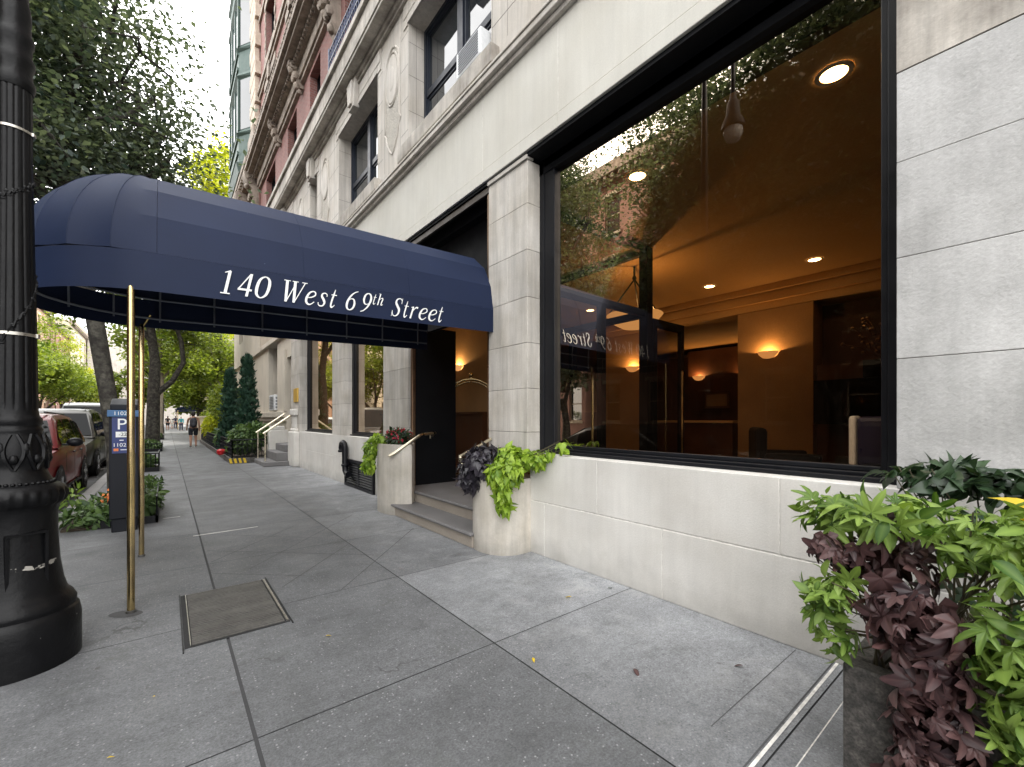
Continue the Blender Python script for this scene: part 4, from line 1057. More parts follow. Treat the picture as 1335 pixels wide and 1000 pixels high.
def plant(name, label, cat, loc, parts, group=None):
    t = thing(name, label, cat, loc, group)
    for (pn, mat, leaf, args, stems) in parts:
        L_ = blob_leaves(**args); leaves_mesh(pn, LM[mat], t, leaf, *L_, extra=stems)
    return t
def stems(base, blobs, n, seed, r=.004):
    g = random.Random(seed); out = []
    for _ in range(n):
        q = g.choice(blobs); e = Vector((q[0] + g.uniform(-1, 1) * q[3] * .8, q[1] + g.uniform(-1, 1) * q[4] * .8, q[2] + g.uniform(-1, 1) * q[5] * .8))
        s_ = Vector(base) + Vector((g.uniform(-.1, .1), g.uniform(-.15, .15), 0)); m_ = s_.lerp(e, .5) + Vector((0, 0, .08))
        out.append(([s_, m_, e], [r * 1.3, r, r * .6]))
    return out
bl_p = [(2.06, .53, .93, .10, .09, .08, 1.3), (2.10, .38, .90, .12, .16, .11, 1.7), (1.98, .28, .76, .08, .14, .12, 3.2), (1.96, .25, .62, .07, .12, .10, 2.4), (1.95, .24, .46, .07, .12, .12, 2.4), (1.93, .22, .30, .09, .16, .10, 2.8), (1.92, .18, .16, .10, .16, .12, 2.2), (2.2, .42, 1.04, .15, .15, .07, .4)]
plant('purple_vine', 'dark purple lobed sweet potato vine hanging over the granite planter', 'plant', (2.1, .35, .5),
      [('foliage', 'purple', MAPLE, dict(blobs=bl_p, n=430, seed=3, size=.074, hang=.75, up=.22, shell=.35, noise_=.55, out_bias=.3), stems((2.2, .3, .45), bl_p, 26, 5))])
bl_l = [(2.14, .58, 1.07, .15, .09, .08, 2.0), (2.20, .40, 1.08, .22, .17, .08, 3.6), (2.02, .54, .76, .08, .09, .11, 1.9), (2.02, .52, .62, .06, .08, .07, .9), (2.05, .10, 1.05, .15, .16, .13, 2.8), (1.97, .06, .80, .10, .13, .16, 3.6), (1.95, .02, .58, .08, .12, .14, 2.8), (1.93, .0, .40, .08, .10, .12, 1.6), (2.2, .12, 1.07, .2, .2, .08, 1.8), (2.0, -.12, .85, .15, .15, .25, 2.2)]
plant('lime_vine', 'bright lime green vine with pointed leaves filling the granite planter', 'plant', (2.2, .2, .5),
      [('foliage', 'limeB', PALM, dict(blobs=bl_l, n=330, seed=8, size=.076, hang=.2, up=.5, shell=.3, out_bias=.5, noise_=.6), stems((2.3, .2, .45), bl_l, 40, 6)),
       ('small_leaves', 'limeB', LANCE, dict(blobs=bl_l, n=470, seed=9, size=.078, hang=.2, up=.5, shell=.2, noise_=.7, out_bias=.5), None)])
bl_y = [(2.05, .0, 1.13, .05, .05, .06, 1)]
plant('yellowing_vine_shoot', 'yellow dying shoot rising out of the lime vine at the right edge', 'plant', (2.05, -.02, .6),
      [('foliage', 'yellow', LANCE, dict(blobs=bl_y, n=9, seed=12, size=.10, hang=.1, up=.3, shell=.3), [([(2.1, 0, .5), (2.06, -.01, .9), (2.05, -.02, 1.1)], .005)])])
bl_i = [(2.86, .32, 1.17, .10, .24, .07, 3.4), (2.82, -.1, 1.14, .12, .35, .09, 3.4), (2.6, .2, .95, .2, .3, .1, 2), (2.6, -.5, .9, .3, .4, .2, 1.5), (2.45, .1, .72, .3, .3, .2, 1.5)]
plant('ivy', 'dark green glossy ivy climbing the wall behind the lime vine', 'plant', (2.8, .1, .5),
      [('foliage', 'ivy', HEART, dict(blobs=bl_i, n=520, seed=14, size=.075, hang=.1, up=.5, shell=.3), stems((2.8, .2, .45), bl_i, 30, 9))])

# planters by the entrance
bl = [(2.90, 3.62, 1.02, .17, .17, .12, 3.2), (3.0, 3.44, 1.03, .10, .20, .08, 2.0), (2.71, 3.62, .87, .08, .13, .14, 3.0), (2.80, 3.54, .90, .12, .12, .14, 2.2), (2.72, 3.56, .70, .06, .10, .13, 1.7), (2.72, 3.53, .54, .045, .06, .07, .6), (3.07, 3.28, 1.10, .03, .10, .04, .3), (3.12, 3.1, 1.17, .03, .06, .08, .2)]
plant('lime_trailing_vine', 'lime green heart-leaved vine cascading down the front of the entrance planter', 'plant', (2.9, 3.7, .75),
      [('foliage', 'lime', HEART, dict(blobs=bl, n=1050, seed=21, size=.085, hang=.75, up=.30, shell=.6, noise_=.4), stems((2.9, 3.75, .75), bl, 30, 10))])
bl = [(2.84, 4.02, 1.03, .20, .20, .11, 2.2), (2.67, 3.93, .93, .09, .16, .14, 2.4), (2.64, 4.08, .88, .08, .14, .15, 2.6), (2.63, 4.02, .76, .06, .12, .09, 1.5)]
plant('black_trailing_vine', 'near-black heart-leaved vine spilling over the left of the entrance planter', 'plant', (2.85, 4.1, .75),
      [('foliage', 'blackleaf', HEART, dict(blobs=bl, n=620, seed=22, size=.088, hang=.75, up=.35, shell=.6, noise_=.4), stems((2.9, 4.05, .75), bl, 16, 11))])
bl = [(2.66, 6.72, 1.14, .12, .18, .08, 1.2), (2.56, 6.84, .96, .08, .16, .17, 2.2), (2.54, 6.86, .74, .07, .14, .16, 1.6)]
plant('pale_trailing_vine', 'yellow-green vine hanging down the street side of the far entrance planter', 'plant', (2.7, 6.7, 1.0),
      [('foliage', 'lime', HEART, dict(blobs=bl, n=420, seed=23, size=.075, hang=.8, up=.35, shell=.5), stems((2.8, 6.6, 1.0), bl, 12, 12))])
bl = [(2.86, 6.42, 1.16, .18, .30, .11, 2)]
plant('red_flowers', 'low dark plant with red flowers in the far entrance planter', 'plant', (2.86, 6.42, 1.0),
      [('foliage', 'ivy', LANCE, dict(blobs=bl, n=420, seed=24, size=.08, hang=.0, up=.5, shell=.3), None),
       ('blossom', 'flower', HEART, dict(blobs=[(2.84, 6.4, 1.19, .19, .30, .10, 1)], n=110, seed=25, size=.045, hang=.0, up=.5, shell=.8), None)])

# fallen leaves on the sidewalk
for i, (x, y, s_, m_) in enumerate([(.82, 3.0, .03, 'yellow'), (2.55, 2.42, .045, 'yellow'), (2.1, 1.5, .05, 'purple'), (2.93, 2.35, .04, 'ivy'), (2.62, 1.12, .04, 'purple'), (1.72, 1.95, .03, 'yellow'), (-.2, 2.5, .02, 'yellow'), (-.05, 2.9, .018, 'yellow')]):
    o = leaves_mesh('fallen_leaf', LM[m_], None, LANCE, [(x, y, .012)], [(math.cos(i * 2.1), math.sin(i * 2.1), 0)], [(.1, .1, 1)], [s_ * 1.3], [.4])
    tag(o, 'small dry fallen leaf lying on the sidewalk slabs', 'leaf', 'fallen leaves on the sidewalk')

# ------------------------------------------------------------------ street lamp
LX, LY = -.709, 3.835
lp = thing('street_lamp', 'ornate black cast-iron lamp post with fluted shaft and wide base at left edge', 'street lamp', (LX, LY, 0))
def rad(px):
    th = math.atan((667.5 - px) / 562.); return 3.9 * math.sin(math.radians(49.13) - th)
def zz_(py): return 1.45 + (546 - py) / 562. * 2.552
PR = [(107, 885), (107, 844), (107, 812), (104, 800), (100, 797), (101, 790), (96, 782), (89, 776), (84, 762), (79, 735), (76.5, 700), (76, 672), (79, 660), (86, 655), (89, 646), (87, 638), (80, 633), (72, 630), (66, 622), (61, 612), (61, 606), (64, 598), (63, 585), (59, 572), (56, 566), (57, 560), (54, 556), (56, 551), (56, 546), (52, 542), (50.5, 535), (50, 500), (48.5, 420), (46, 330), (44, 240), (43, 200)]
prof = [(rad(a), max(zz_(c), -.005)) for a, c in PR]
def flute(a, z):
    if zz_(535) < z < 9: return 1 - .055 * max(0, math.cos(a * 14)) ** 2
    if zz_(640) > z > zz_(659): return 1 + .03 * math.cos(a * 26 + 1)
    return 1.
bb = MB()
dense = []
for (r0, z0), (r1, z1) in zip(prof[:-1], prof[1:]):
    for q in range(2): dense.append((r0 + (r1 - r0) * q / 2, z0 + (z1 - z0) * q / 2))
dense.append(prof[-1])
cut = [i for i, (r_, z_) in enumerate(dense) if z_ > zz_(540)][0]
bb.lathe(dense[:cut + 1], LX, LY, 104, flute=flute)
# leaf relief around the neck
for k_ in range(9):
    a0 = k_ * 2 * PI / 9
    for s_ in (-1, 1):
        pts = []
        for q in range(14):
            t = q / 13; a = a0 + s_ * (.02 + .26 * math.sin(t * PI * .9)); zq = zz_(612) + (zz_(566) - zz_(612)) * t
            rq = np.interp(zq, [p[1] for p in prof], [p[0] for p in prof]) + .004
            pts.append((LX + rq * math.cos(a), LY + rq * math.sin(a), zq))
        bb.tube(pts, [.012 * (1 - .6 * abs(q / 13 - .5)) for q in range(14)], 5)
    a = a0 + PI / 9
    rq = np.interp(zz_(585), [p[1] for p in prof], [p[0] for p in prof])
    bb.sphere((LX + rq * math.cos(a), LY + rq * math.sin(a), zz_(585)), (.02, .02, .04), 8)
    bb.sphere((LX + rq * math.cos(a0), LY + rq * math.sin(a0), zz_(598)), (.022, .022, .03), 8)
for k_ in range(40):
    a = 2 * PI * k_ / 40; rq = rad(71.5)
    bb.sphere((LX + rq * math.cos(a), LY + rq * math.sin(a), zz_(629)), (.012, .012, .01), 6)
def chipped():
    m = MAT['iron'].copy(); m.name = 'chipped_cast_iron'; nt = m.node_tree
    p = [n for n in nt.nodes if n.type == 'BSDF_PRINCIPLED'][0]; g = N(nt, 'ShaderNodeNewGeometry'); sx = N(nt, 'ShaderNodeSeparateXYZ'); nt.links.new(g.outputs['Position'], sx.inputs[0])
    zz = math_(nt, 'ADD', sx.outputs['Z'], math_(nt, 'MULTIPLY', noise(nt, g.outputs['Position'], 9, 3), .05))
    band = math_(nt, 'LESS_THAN', math_(nt, 'ABSOLUTE', math_(nt, 'SUBTRACT', zz, zz_(735) + .025)), .012)
    a = math_(nt, 'MULTIPLY', band, ramp(nt, noise(nt, g.outputs['Position'], 11, 4), .50, .53))
    a = math_(nt, 'MAXIMUM', a, ramp(nt, noise(nt, g.outputs['Position'], 26, 2), .755, .77))
    src = p.inputs['Base Color'].links[0].from_socket
    nt.links.new(mixc(nt, math_(nt, 'MULTIPLY', a, .8), src, (.42, .40, .36)), p.inputs['Base Color']); return m
base = bb.build('base', chipped(), lp, smooth=50)
# access door in the base
bb = MB(); th = -.02
fa = math.atan2(-LY, -LX) + .28
n_ = Vector((math.cos(fa), math.sin(fa), 0)); tg = Vector((-n_.y, n_.x, 0))
for zq in (zz_(692), zz_(775)): bb.obox(Vector((LX, LY, zq)) + n_ * (rad(77) - .006), tg * .085, n_ * .012, (0, 0, .007))
for s_ in (-1, 1): bb.obox(Vector((LX, LY, (zz_(692) + zz_(775)) / 2)) + n_ * (rad(77) - .01) + tg * s_ * .08, tg * .007, n_ * .012, (0, 0, (zz_(692) - zz_(775)) / 2))
bb.build('access_door', MAT['iron'], base)
bb = MB()
sh = [(r_, z_) for r_, z_ in dense[cut:]] + [(rad(43), zz_(130)), (rad(43), zz_(116))]
n2 = []
for (r0, z0), (r1, z1) in zip(sh[:-1], sh[1:]):
    for q in range(3): n2.append((r0 + (r1 - r0) * q / 3, z0 + (z1 - z0) * q / 3))
n2.append(sh[-1])
bb.lathe(n2, LX, LY, 112, flute=flute)
sh2 = [(rad(44), zz_(118)), (rad(47), zz_(112)), (rad(47.5), zz_(106)), (rad(44), zz_(101)), (rad(43), zz_(90)), (rad(46.5), zz_(83)), (rad(46.5), zz_(77)), (rad(43), zz_(72)), (rad(42.5), zz_(60)), (rad(45.5), zz_(54)), (rad(45.5), zz_(48)), (rad(42), zz_(43)), (rad(41), zz_(30)), (rad(42), zz_(24)), (rad(41), zz_(10)), (rad(38), zz_(0)), (rad(38), 4.6), (rad(34), 7.0), (.03, 7.9)]
bb.lathe(sh2, LX, LY, 48)
# spiral garland
for (za, zb_, ph) in ((zz_(462), zz_(345), 2.6), (zz_(268), zz_(226), 4.1)):
    pts = []; m_ = 60
    for q in range(m_):
        t = q / (m_ - 1); a = fa - 1.2 + t * 3.0 + ph * 0; zq = za + (zb_ - za) * t
        rq = np.interp(zq, [p[1] for p in prof], [p[0] for p in prof]) - .001
        pts.append((LX + rq * math.cos(a), LY + rq * math.sin(a), zq + .008 * math.sin(q * 1.3)))
    bb.tube(pts, [.007 + .002 * math.sin(q * 1.9) for q in range(m_)], 6)
    for q in range(2, m_ - 2, 3):
        p = pts[q]; bb.sphere((p[0], p[1], p[2] + (.011 if q % 2 else -.011)), (.012, .004, .010), 6)
# crook arm reaching over the road
arm = [(LX, LY, 7.8), (LX, LY, 8.6)] + [(LX - .55 + .55 * math.cos(t * PI / 10), LY, 8.6 + .55 * math.sin(t * PI / 10)) for t in range(1, 11)] + [(LX - 1.1, LY, 7.75)]
bb.tube(arm, [.05] * 4 + [.04] * (len(arm) - 4), 10)
shaft = bb.build('shaft', MAT['iron'], lp, smooth=40)
bb = MB(); bb.lathe([(.05, 7.75), (.07, 7.6), (.11, 7.55), (.13, 7.3), (.2, 7.15), (.21, 7.05), (.17, 7.04)], LX - 1.1, LY, 24, cap=False); lum = bb.build('lamp_head', MAT['iron'], lp, smooth=40)
bb = MB(); bb.lathe([(.17, 7.04), (.17, 6.95), (.12, 6.83), (.04, 6.79), (.001, 6.785)], LX - 1.1, LY, 24, cap=False); bb.build('lamp_globe', M('frosted_globe', (.7, .7, .68), .2), lum, smooth=60)
for (py, hh) in ((437, .009), (172, .007)):
    bb = MB(); z_ = zz_(py); rq = np.interp(z_, [p[1] for p in prof], [p[0] for p in prof]) + .003
    bb.lathe([(rq, z_ - hh), (rq + .003, z_ - hh), (rq + .003, z_ + hh), (rq, z_ + hh)], LX, LY, 48, cap=False)
    a = fa + .9; bb.obox((LX + (rq + .006) * math.cos(a), LY + (rq + .006) * math.sin(a), z_), (-.014 * math.sin(a), .014 * math.cos(a), 0), (.006 * math.cos(a), .006 * math.sin(a), 0), (0, 0, hh * 1.3))
    bb.build('steel_strap', MAT['steel'], lp, smooth=40)
o = leaves_mesh('vine_sprig', LM['limeB'], None, LANCE, [(-.86, 3.62, 2.36), (-.86, 3.6, 2.31), (-.83, 3.6, 2.30)], [(.6, -.5, .5), (.8, -.3, .1), (.6, -.6, -.1)], [(0, -.5, 1)] * 3, [.09, .07, .06], [.5, .6, .4], extra=[([(-.9, 3.66, 2.28), (-.83, 3.6, 2.31)], .004)])
tag(o, 'small green sprig stuck to the left side of the lamp post', 'plant')

# ------------------------------------------------------------------ built-in sans text for small signs
def text_mesh(txt, size, fn, mat, name, parent, extr=.002):
    cu = bpy.data.curves.new('t', 'FONT'); cu.body = txt; cu.size = size; cu.align_x = 'CENTER'; cu.align_y = 'CENTER'
    to = bpy.data.objects.new('t', cu); C.objects.link(to)
    dg = bpy.context.evaluated_depsgraph_get(); me = bpy.data.meshes.new_from_object(to.evaluated_get(dg))
    b = MB(); b.v = [fn(v.co.x, v.co.y) for v in me.vertices]; b.f = [tuple(p.vertices) for p in me.polygons]; b.m = [0] * len(b.f)
    bpy.data.objects.remove(to); bpy.data.curves.remove(cu); bpy.data.meshes.remove(me)
    return b.build(name, mat, parent)

# ------------------------------------------------------------------ parking meter
pm = thing('parking_meter', 'tall dark pay-and-display parking meter with blue P sign beside the brass poles', 'parking meter', (-.42, 7.52, 0))
MX0, MX1, MY = -.575, -.29, 7.42
b = MB(); b.box(MX0 + .02, MX1 - .02, MY + .03, MY + .25, 0, .17); b.build('foot', MAT['meterbody'], pm, bevel=.01)
b = MB(); b.box(MX0, MX1, MY, MY + .27, .17, 1.56)
b.prism([(MY - .005, 1.56), (MY + .27, 1.56), (MY + .27, 1.72), (MY - .005, 1.63)], lambda u, v, t: (MX1 - .01 if t else MX0 + .01, u, v)); bod = b.build('body', MAT['meterbody'], pm, bevel=.012)
xm = -.455
b = MB(); b.box(MX0 - .015, MX1 + .015, MY - .03, MY - .004, 1.475, 1.56); hd = b.build('header_panel', MAT['meterhead'], pm, bevel=.006)
text_mesh('11025', .066, lambda u, v: (xm + .005 + u, MY - .032, 1.517 + v), MAT['whitepaint'], 'number', hd)
b = MB(); b.box(MX0 + .03, MX1 - .03, MY - .015, MY - .002, 1.01, 1.47); sg = b.build('sign_panel', MAT['meterblue'], pm)
text_mesh('P', .20, lambda u, v: (xm + .002 + u, MY - .018, 1.375 + v), MAT['whitepaint'], 'letter', sg)
b = MB(); b.box(xm - .055, xm + .12, MY - .019, MY - .016, 1.215, 1.285); b.build('screen', MAT['whitepaint'], sg)
text_mesh('-22', .060, lambda u, v: (xm + .012 + u, MY - .0215, 1.25 + v), MAT['darkslot'], 'number', sg)
text_mesh('11025', .066, lambda u, v: (xm - .003 + u, MY - .018, 1.115 + v), MAT['whitepaint'], 'number', sg)
b = MB(); b.box(xm - .075, xm - .03, MY - .018, MY - .0155, 1.04, 1.072); b.build('sticker', MAT['orange'], sg)
b = MB(); b.box(xm - .01, xm + .06, MY - .018, MY - .0155, 1.05, 1.06); b.build('small_print', MAT['white'], sg)
text_mesh('PM', .03, lambda u, v: (xm + u, MY - .018, 1.178 + v), MAT['white'], 'small_lettering', sg) if False else None
b = MB(); b.box(xm - .02, xm + .02, MY - .018, MY - .0155, 1.17, 1.182); b.build('small_print', MAT['white'], sg)

# ------------------------------------------------------------------ standpipe, grille, window units, plaque
vp = thing('vent_pipe', 'black cast-iron vent pipe with hooked top against the plinth', 'pipe', (3.0, 9.6, .3))
b = MB(); b.tube([(3.0, 9.75, .72), (3.0, 9.77, .82), (3.0, 9.74, .90), (3.0, 9.66, .93), (3.0, 9.57, .90), (3.0, 9.53, .82), (3.0, 9.53, .42), (3.0, 9.5, .33), (3.0, 9.42, .28), (3.0, 9.3, .27)], .062, 14); b.build('pipe', MAT['black'], vp, smooth=50)
b = MB(); b.lathe([(.08, .72), (.08, .76), (.064, .77)], 3.0, 9.75, 16, cap=False); b.lathe([(.064, .42), (.078, .43), (.078, .47), (.064, .48)], 3.0, 9.53, 16, cap=False); b.build('collar', MAT['black'], vp, smooth=40)
gl = thing('vent_grille', 'black louvred iron grille low on the plinth beside the vent pipe', 'grille', (3.07, 8.9, .3))
b = MB(); b.box(3.05, 3.10, 8.05, 8.11, .0, .58); b.box(3.05, 3.10, 9.68, 9.74, .0, .58); b.box(3.05, 3.10, 8.11, 9.68, .52, .58); b.box(3.05, 3.10, 8.11, 9.68, 0, .06); b.box(3.06, 3.10, 8.86, 8.92, .06, .52); b.build('frame', MAT['black'], gl)
b = MB()
for k_ in range(9): b.obox((3.075, 8.885, .09 + k_ * .05), (.012, 0, .012), (0, .77, 0), (-.003, 0, .003))
b.build('louvre', MAT['black'], gl)
b = MB(); b.box(3.092, 3.099, 8.1, 9.7, .05, .54); b.build('backing', MAT['darkslot'], gl)

ac = thing('window_air_conditioner', 'white window air conditioner with side accordion panel in the second floor window', 'air conditioner', (3.2, 4.75, 6.0))
b = MB(); b.box(3.05, 3.5, 4.44, 5.02, 6.02, 6.36); b.build('case', MAT['white'], ac, bevel=.012)
b = MB()
for k_ in range(9): b.box(3.042, 3.049, 4.50, 4.96, 6.055 + k_ * .033, 6.07 + k_ * .033)
b.build('grille', MAT['greypl'], ac)
b = MB(); b.box(3.34, 3.40, 5.03, 5.30, 6.02, 6.40); b.box(3.34, 3.37, 4.44, 5.3, 6.38, 6.43); b.build('side_panel', MAT['white'], ac)
b = MB(); b.tube([(3.1, 5.06, 6.02), (3.3, 5.06, 6.12)], .015, 6); b.tube([(3.1, 4.95, 5.99), (3.1, 5.2, 5.99)], .018, 6); b.build('bracket', MAT['white'], ac)

# ------------------------------------------------------------------ neighbouring building with bay and stoop
MAT['limewarm'] = M('warm_limestone', (.60, .545, .46), .75, .12, 1.0, .05, 60, bump=.1, streak=.18)
B = thing('corner_bay_building', 'stone-based brick building with green copper bay beyond the stoop', 'building', (3.4, 24, 0))
opg = [(15.55, 16.85, .5, 3.6), (18.55, 20.4, 1.75, 4.6), (25.2, 27.2, 1.75, 4.6)]
b = MB(); openwall(b, 3.3, .55, 15.2, 31, 0, 4.4, opg); b.build('ground_floor_wall', MAT['limewarm'], B)
b = MB(); openwall(b, 3.18, .5, 21.6, 31, 4.4, 8.9, [(22.6, 24.2, 5.6, 8), (27, 28.6, 5.6, 8)]); b.quad((3.18, 31, 0), (14, 31, 0), (14, 31, 8.9), (3.18, 31, 8.9)); b.quad((3.18, 15.2, 4.4), (3.6, 15.2, 4.4), (3.6, 31, 4.4), (3.18, 31, 4.4)); b.build('upper_stone_wall', MAT['limewarm'], B)
b = MB(); b.box(3.18, 3.4, 16.9, 31, 1.50, 1.72); b.box(3.24, 3.4, 16.9, 31, 1.36, 1.50); b.box(3.2, 3.35, 15.21, 31, 4.42, 4.6); b.build('water_table', MAT['limewarm'], B, bevel=.015)
b = MB(); b.box(3.22, 3.32, 16.86, 17.15, 1.73, 3.9); b.box(3.22, 3.32, 15.22, 15.52, .6, 3.9); b.build('door_pilaster', MAT['limewarm'], B, bevel=.01)
for (a, e, c, d) in opg[1:]: sash(3.78, a, e, c, d, 1, B, fmat='black')
d = MB(); d.box(3.78, 3.84, 15.56, 16.84, .52, 3.6); d.build('door', MAT['blackmatte'], B)
for (a, e) in ((22.6, 24.2), (27, 28.6)): sash(3.6, a, e, 5.6, 8, 1, B, fmat='black')
b = MB(); openwall(b, 3.15, .3, 21.6, 31, 8.9, 31, []); b.quad((3.15, 31, 8.9), (14, 31, 8.9), (14, 31, 31), (3.15, 31, 31)); b.box(3.16, 14, 21.61, 30.99, 30.5, 31); b.build('brick_wall', MAT['brick'], B)
b = MB()
for k_ in range(28):     # quoins
    z = 13.4 + k_ * .62; e = .28 if k_ % 2 else 0
    b.box(2.98, 3.3, 21.7 - e * .5, 22.9 + e, z, z + .56)
b.box(3.03, 3.3, 21.75, 22.85, 13, 31); b.build('quoin_pier', MAT['quoin'], B, bevel=.02)
b = MB(); b.box(2.75, 3.3, 21.5, 30.8, 12.2, 12.5); b.box(2.6, 3.3, 21.5, 30.8, 12.5, 12.75); b.box(2.85, 3.3, 21.5, 30.8, 12.75, 13.1); b.box(2.9, 3.3, 21.5, 23.2, 13.1, 14.2); b.box(2.95, 3.3, 21.6, 30.6, 9.6, 9.9)
yk = 21.6
while yk < 30.6: b.box(2.62, 2.78, yk, yk + .16, 12.28, 12.46); yk += .32
b.build('corbelled_cornice', MAT['terra'], B, bevel=.02)
A_keep = A; A = B
for yc, dp in ((22.1, .6), (24.3, .7), (26.6, .7), (29.2, .6)): console(yc, 12.2, dp, 1.7, .6)
A = A_keep
# copper bay
bay = MB(); bp = [(3.15, 23.4), (2.66, 24.2), (2.66, 27.6), (3.15, 28.4)]
def ringz(z, g=0.):
    return [(x - (g if x < 3 else 0), y + (g if y > 26 else -g), z) for x, y in bp]
levels = [(13.2, .0), (13.6, .12), (13.75, .0), (14.9, 0), (15.0, .1), (15.15, 0), (17.6, 0), (17.7, .1), (17.9, 0), (18.9, 0), (19.0, .1), (19.15, 0), (21.6, 0), (21.7, .1), (21.9, 0), (23, 0), (23.1, .1), (23.2, 0), (25.6, 0), (25.8, .15), (26, 0)]
for (z0, g0), (z1, g1) in zip(levels[:-1], levels[1:]):
    r0, r1 = ringz(z0, g0), ringz(z1, g1)
    for i in range(3): bay.quad(r0[i], r0[i + 1], r1[i + 1], r1[i])
bay.add(ringz(13.2), [(0, 1, 2, 3)]); bay.add(ringz(26), [(0, 1, 2, 3)])
for (z0, z1) in ((15.15, 17.6), (19.15, 21.6)):
    for yv in (24.2, 25.3, 26.5, 27.6): bay.box(2.61, 2.68, yv - .09, yv + .09, z0, z1)
    bay.box(2.59, 2.67, 24.2, 27.6, z0 - 1.1, z0 - .95); bay.box(2.59, 2.67, 24.2, 27.6, z0 - .35, z0 - .2)
bo = bay.build('copper_bay', MAT['copper'], B)
for (z0, z1) in ((15.2, 17.55), (19.2, 21.55)):
    g = MB()
    for (ya, yb_) in ((24.3, 25.2), (25.4, 26.4), (26.6, 27.5)): g.quad((2.653, ya, z0), (2.653, yb_, z0), (2.653, yb_, z1), (2.653, ya, z1))
    p0, p1 = Vector((2.653, 24.2, 0)), Vector((3.143, 23.4, 0))
    for (f0, f1) in ((.12, .88),):
        q0, q1 = p0.lerp(p1, f0) + Vector((-.006, -.006, 0)), p0.lerp(p1, f1) + Vector((-.006, -.006, 0))
        g.quad((q0.x, q0.y, z0), (q1.x, q1.y, z0), (q1.x, q1.y, z1), (q0.x, q0.y, z1))
    g.build('pane', MAT['winglass'], bo)
b = MB(); b.box(3.065, 3.10, 14.2, 14.72, 1.96, 2.38); b.build('brass_plaque', MAT['brasspl'], A, bevel=.004)
ac2 = thing('window_air_conditioner', 'pale grey air conditioner in the far ground floor window by the stoop', 'air conditioner', (3.5, 19.2, 1.75))
b = MB(); b.box(3.2, 3.75, 18.6, 19.6, 1.78, 2.38); b.build('case', MAT['white'], ac2, bevel=.02)
b = MB()
for k_ in range(8): b.box(3.185, 3.195, 18.7, 19.5, 1.85 + k_ * .06, 1.88 + k_ * .06)
for k_ in range(4): b.box(3.25, 3.65, 18.585, 18.595, 1.86 + k_ * .12, 1.93 + k_ * .12)
b.build('grille', MAT['greypl'], ac2)
# stoop
sp = thing('stoop', 'small stone stoop with three steps and brass rails beside the garden bed', 'stoop', (2.8, 15.3, 0))
b = MB(); b.box(2.25, 3.3, 14.75, 16.7, 0, .14); b.box(2.62, 3.3, 14.95, 16.6, .14, .40); b.box(2.9, 3.3, 15.2, 16.6, .40, .62); b.build('step', MAT['stepstone'], sp, bevel=.02)
b = MB(); b.box(2.95, 3.32, 14.13, 14.95, 0, 1.06); b.box(3.0, 3.2, 14.3, 14.9, 1.063, 1.15); b.box(3.04, 3.16, 14.4, 14.8, 1.15, 1.55); b.box(2.99, 3.2, 14.3, 14.9, 1.55, 1.75); b.build('cheek_wall', MAT['plinth'], sp, bevel=.03)
b = MB(); b.box(2.7, 3.3, 16.62, 16.9, 0, 1.06); b.box(2.75, 3.2, 16.64, 16.88, 1.06, 1.2); b.build('far_cheek_wall', MAT['plinth'], sp, bevel=.03)
for i, yy in enumerate((15.1, 16.45)):
    b = MB(); b.tube([(2.35, yy, .14), (2.35, yy, 1.02)], .022, 8); b.tube([(2.3, yy, .99), (2.42, yy, 1.08), (3.15, yy, 1.62)], .03, 8); b.build('rail', MAT['palebrass'], sp, smooth=50)

# ------------------------------------------------------------------ garden bed
gb = thing('garden_bed', 'long garden bed with dark kerb and low black iron fence along the building', 'garden bed', (2.3, 22, 0))
b = MB(); b.box(1.57, 1.72, 16.5, 33, 0, .17); b.box(1.72, 2.6, 16.5, 16.65, 0, .17); k1 = b.build('bed_kerb', MAT['granite'], gb, bevel=.01)
b = MB()
for i in range(4):
    y0 = 16.495; x0 = 1.58 + i * .13
    b.add([(x0, y0, .01), (x0 + .07, y0, .01), (x0 + .03, y0, .165), (x0 - .04, y0, .165)], [(0, 1, 2, 3)])
b.build('hazard_stripe', MAT['yellow'], k1)
b = MB(); b.box(1.72, 3.2, 16.65, 33, 0, .12); b.build('soil', MAT['earth'], gb)
b = MB()
def fence(p, q, h0, h1):
    p = Vector(p); q = Vector(q); n_ = int((q - p).length / .14); d = (q - p).normalized()
    for z in (h0 + .05, h1 - .14, h1): b.tube([p + Vector((0, 0, z)), q + Vector((0, 0, z))], .02 if z == h1 else .011, 5)
    for i in range(n_ + 1):
        a = p.lerp(q, i / n_); b.tube([a + Vector((0, 0, h0)), a + Vector((0, 0, h1))], .022 if i % 10 == 0 else .009, 5)
        if i < n_:
            c = p.lerp(q, (i + .5) / n_) + Vector((0, 0, (h0 + h1) / 2 - .05))
            pts = [c + d * .055 * math.cos(t) + Vector((0, 0, .09 * math.sin(t))) for t in [k_ * PI / 4 for k_ in range(9)]]; b.tube(pts, .008, 4)
fence((1.64, 16.55, 0), (1.64, 32.8, 0), .17, .76); fence((1.64, 16.55, 0), (2.62, 16.58, 0), .17, .76)
b.build('iron_fence', MAT['black'], gb)
fp = thing('fire_standpipe', 'red fire hose connection cap lying low at the garden bed kerb', 'standpipe', (1.5, 18.2, .2))
b = MB(); b.tube([(1.42, 17.9, .30), (1.52, 18.1, .30)], [.10, .10], 14); b.tube([(1.40, 17.86, .30), (1.42, 17.9, .30)], [.06, .11], 14); b.build('red_cap', MAT['red'], fp, smooth=40)
b = MB(); b.tube([(1.52, 18.1, .30), (1.68, 18.4, .30)], .06, 12); b.build('body', MAT['black'], fp, smooth=40)

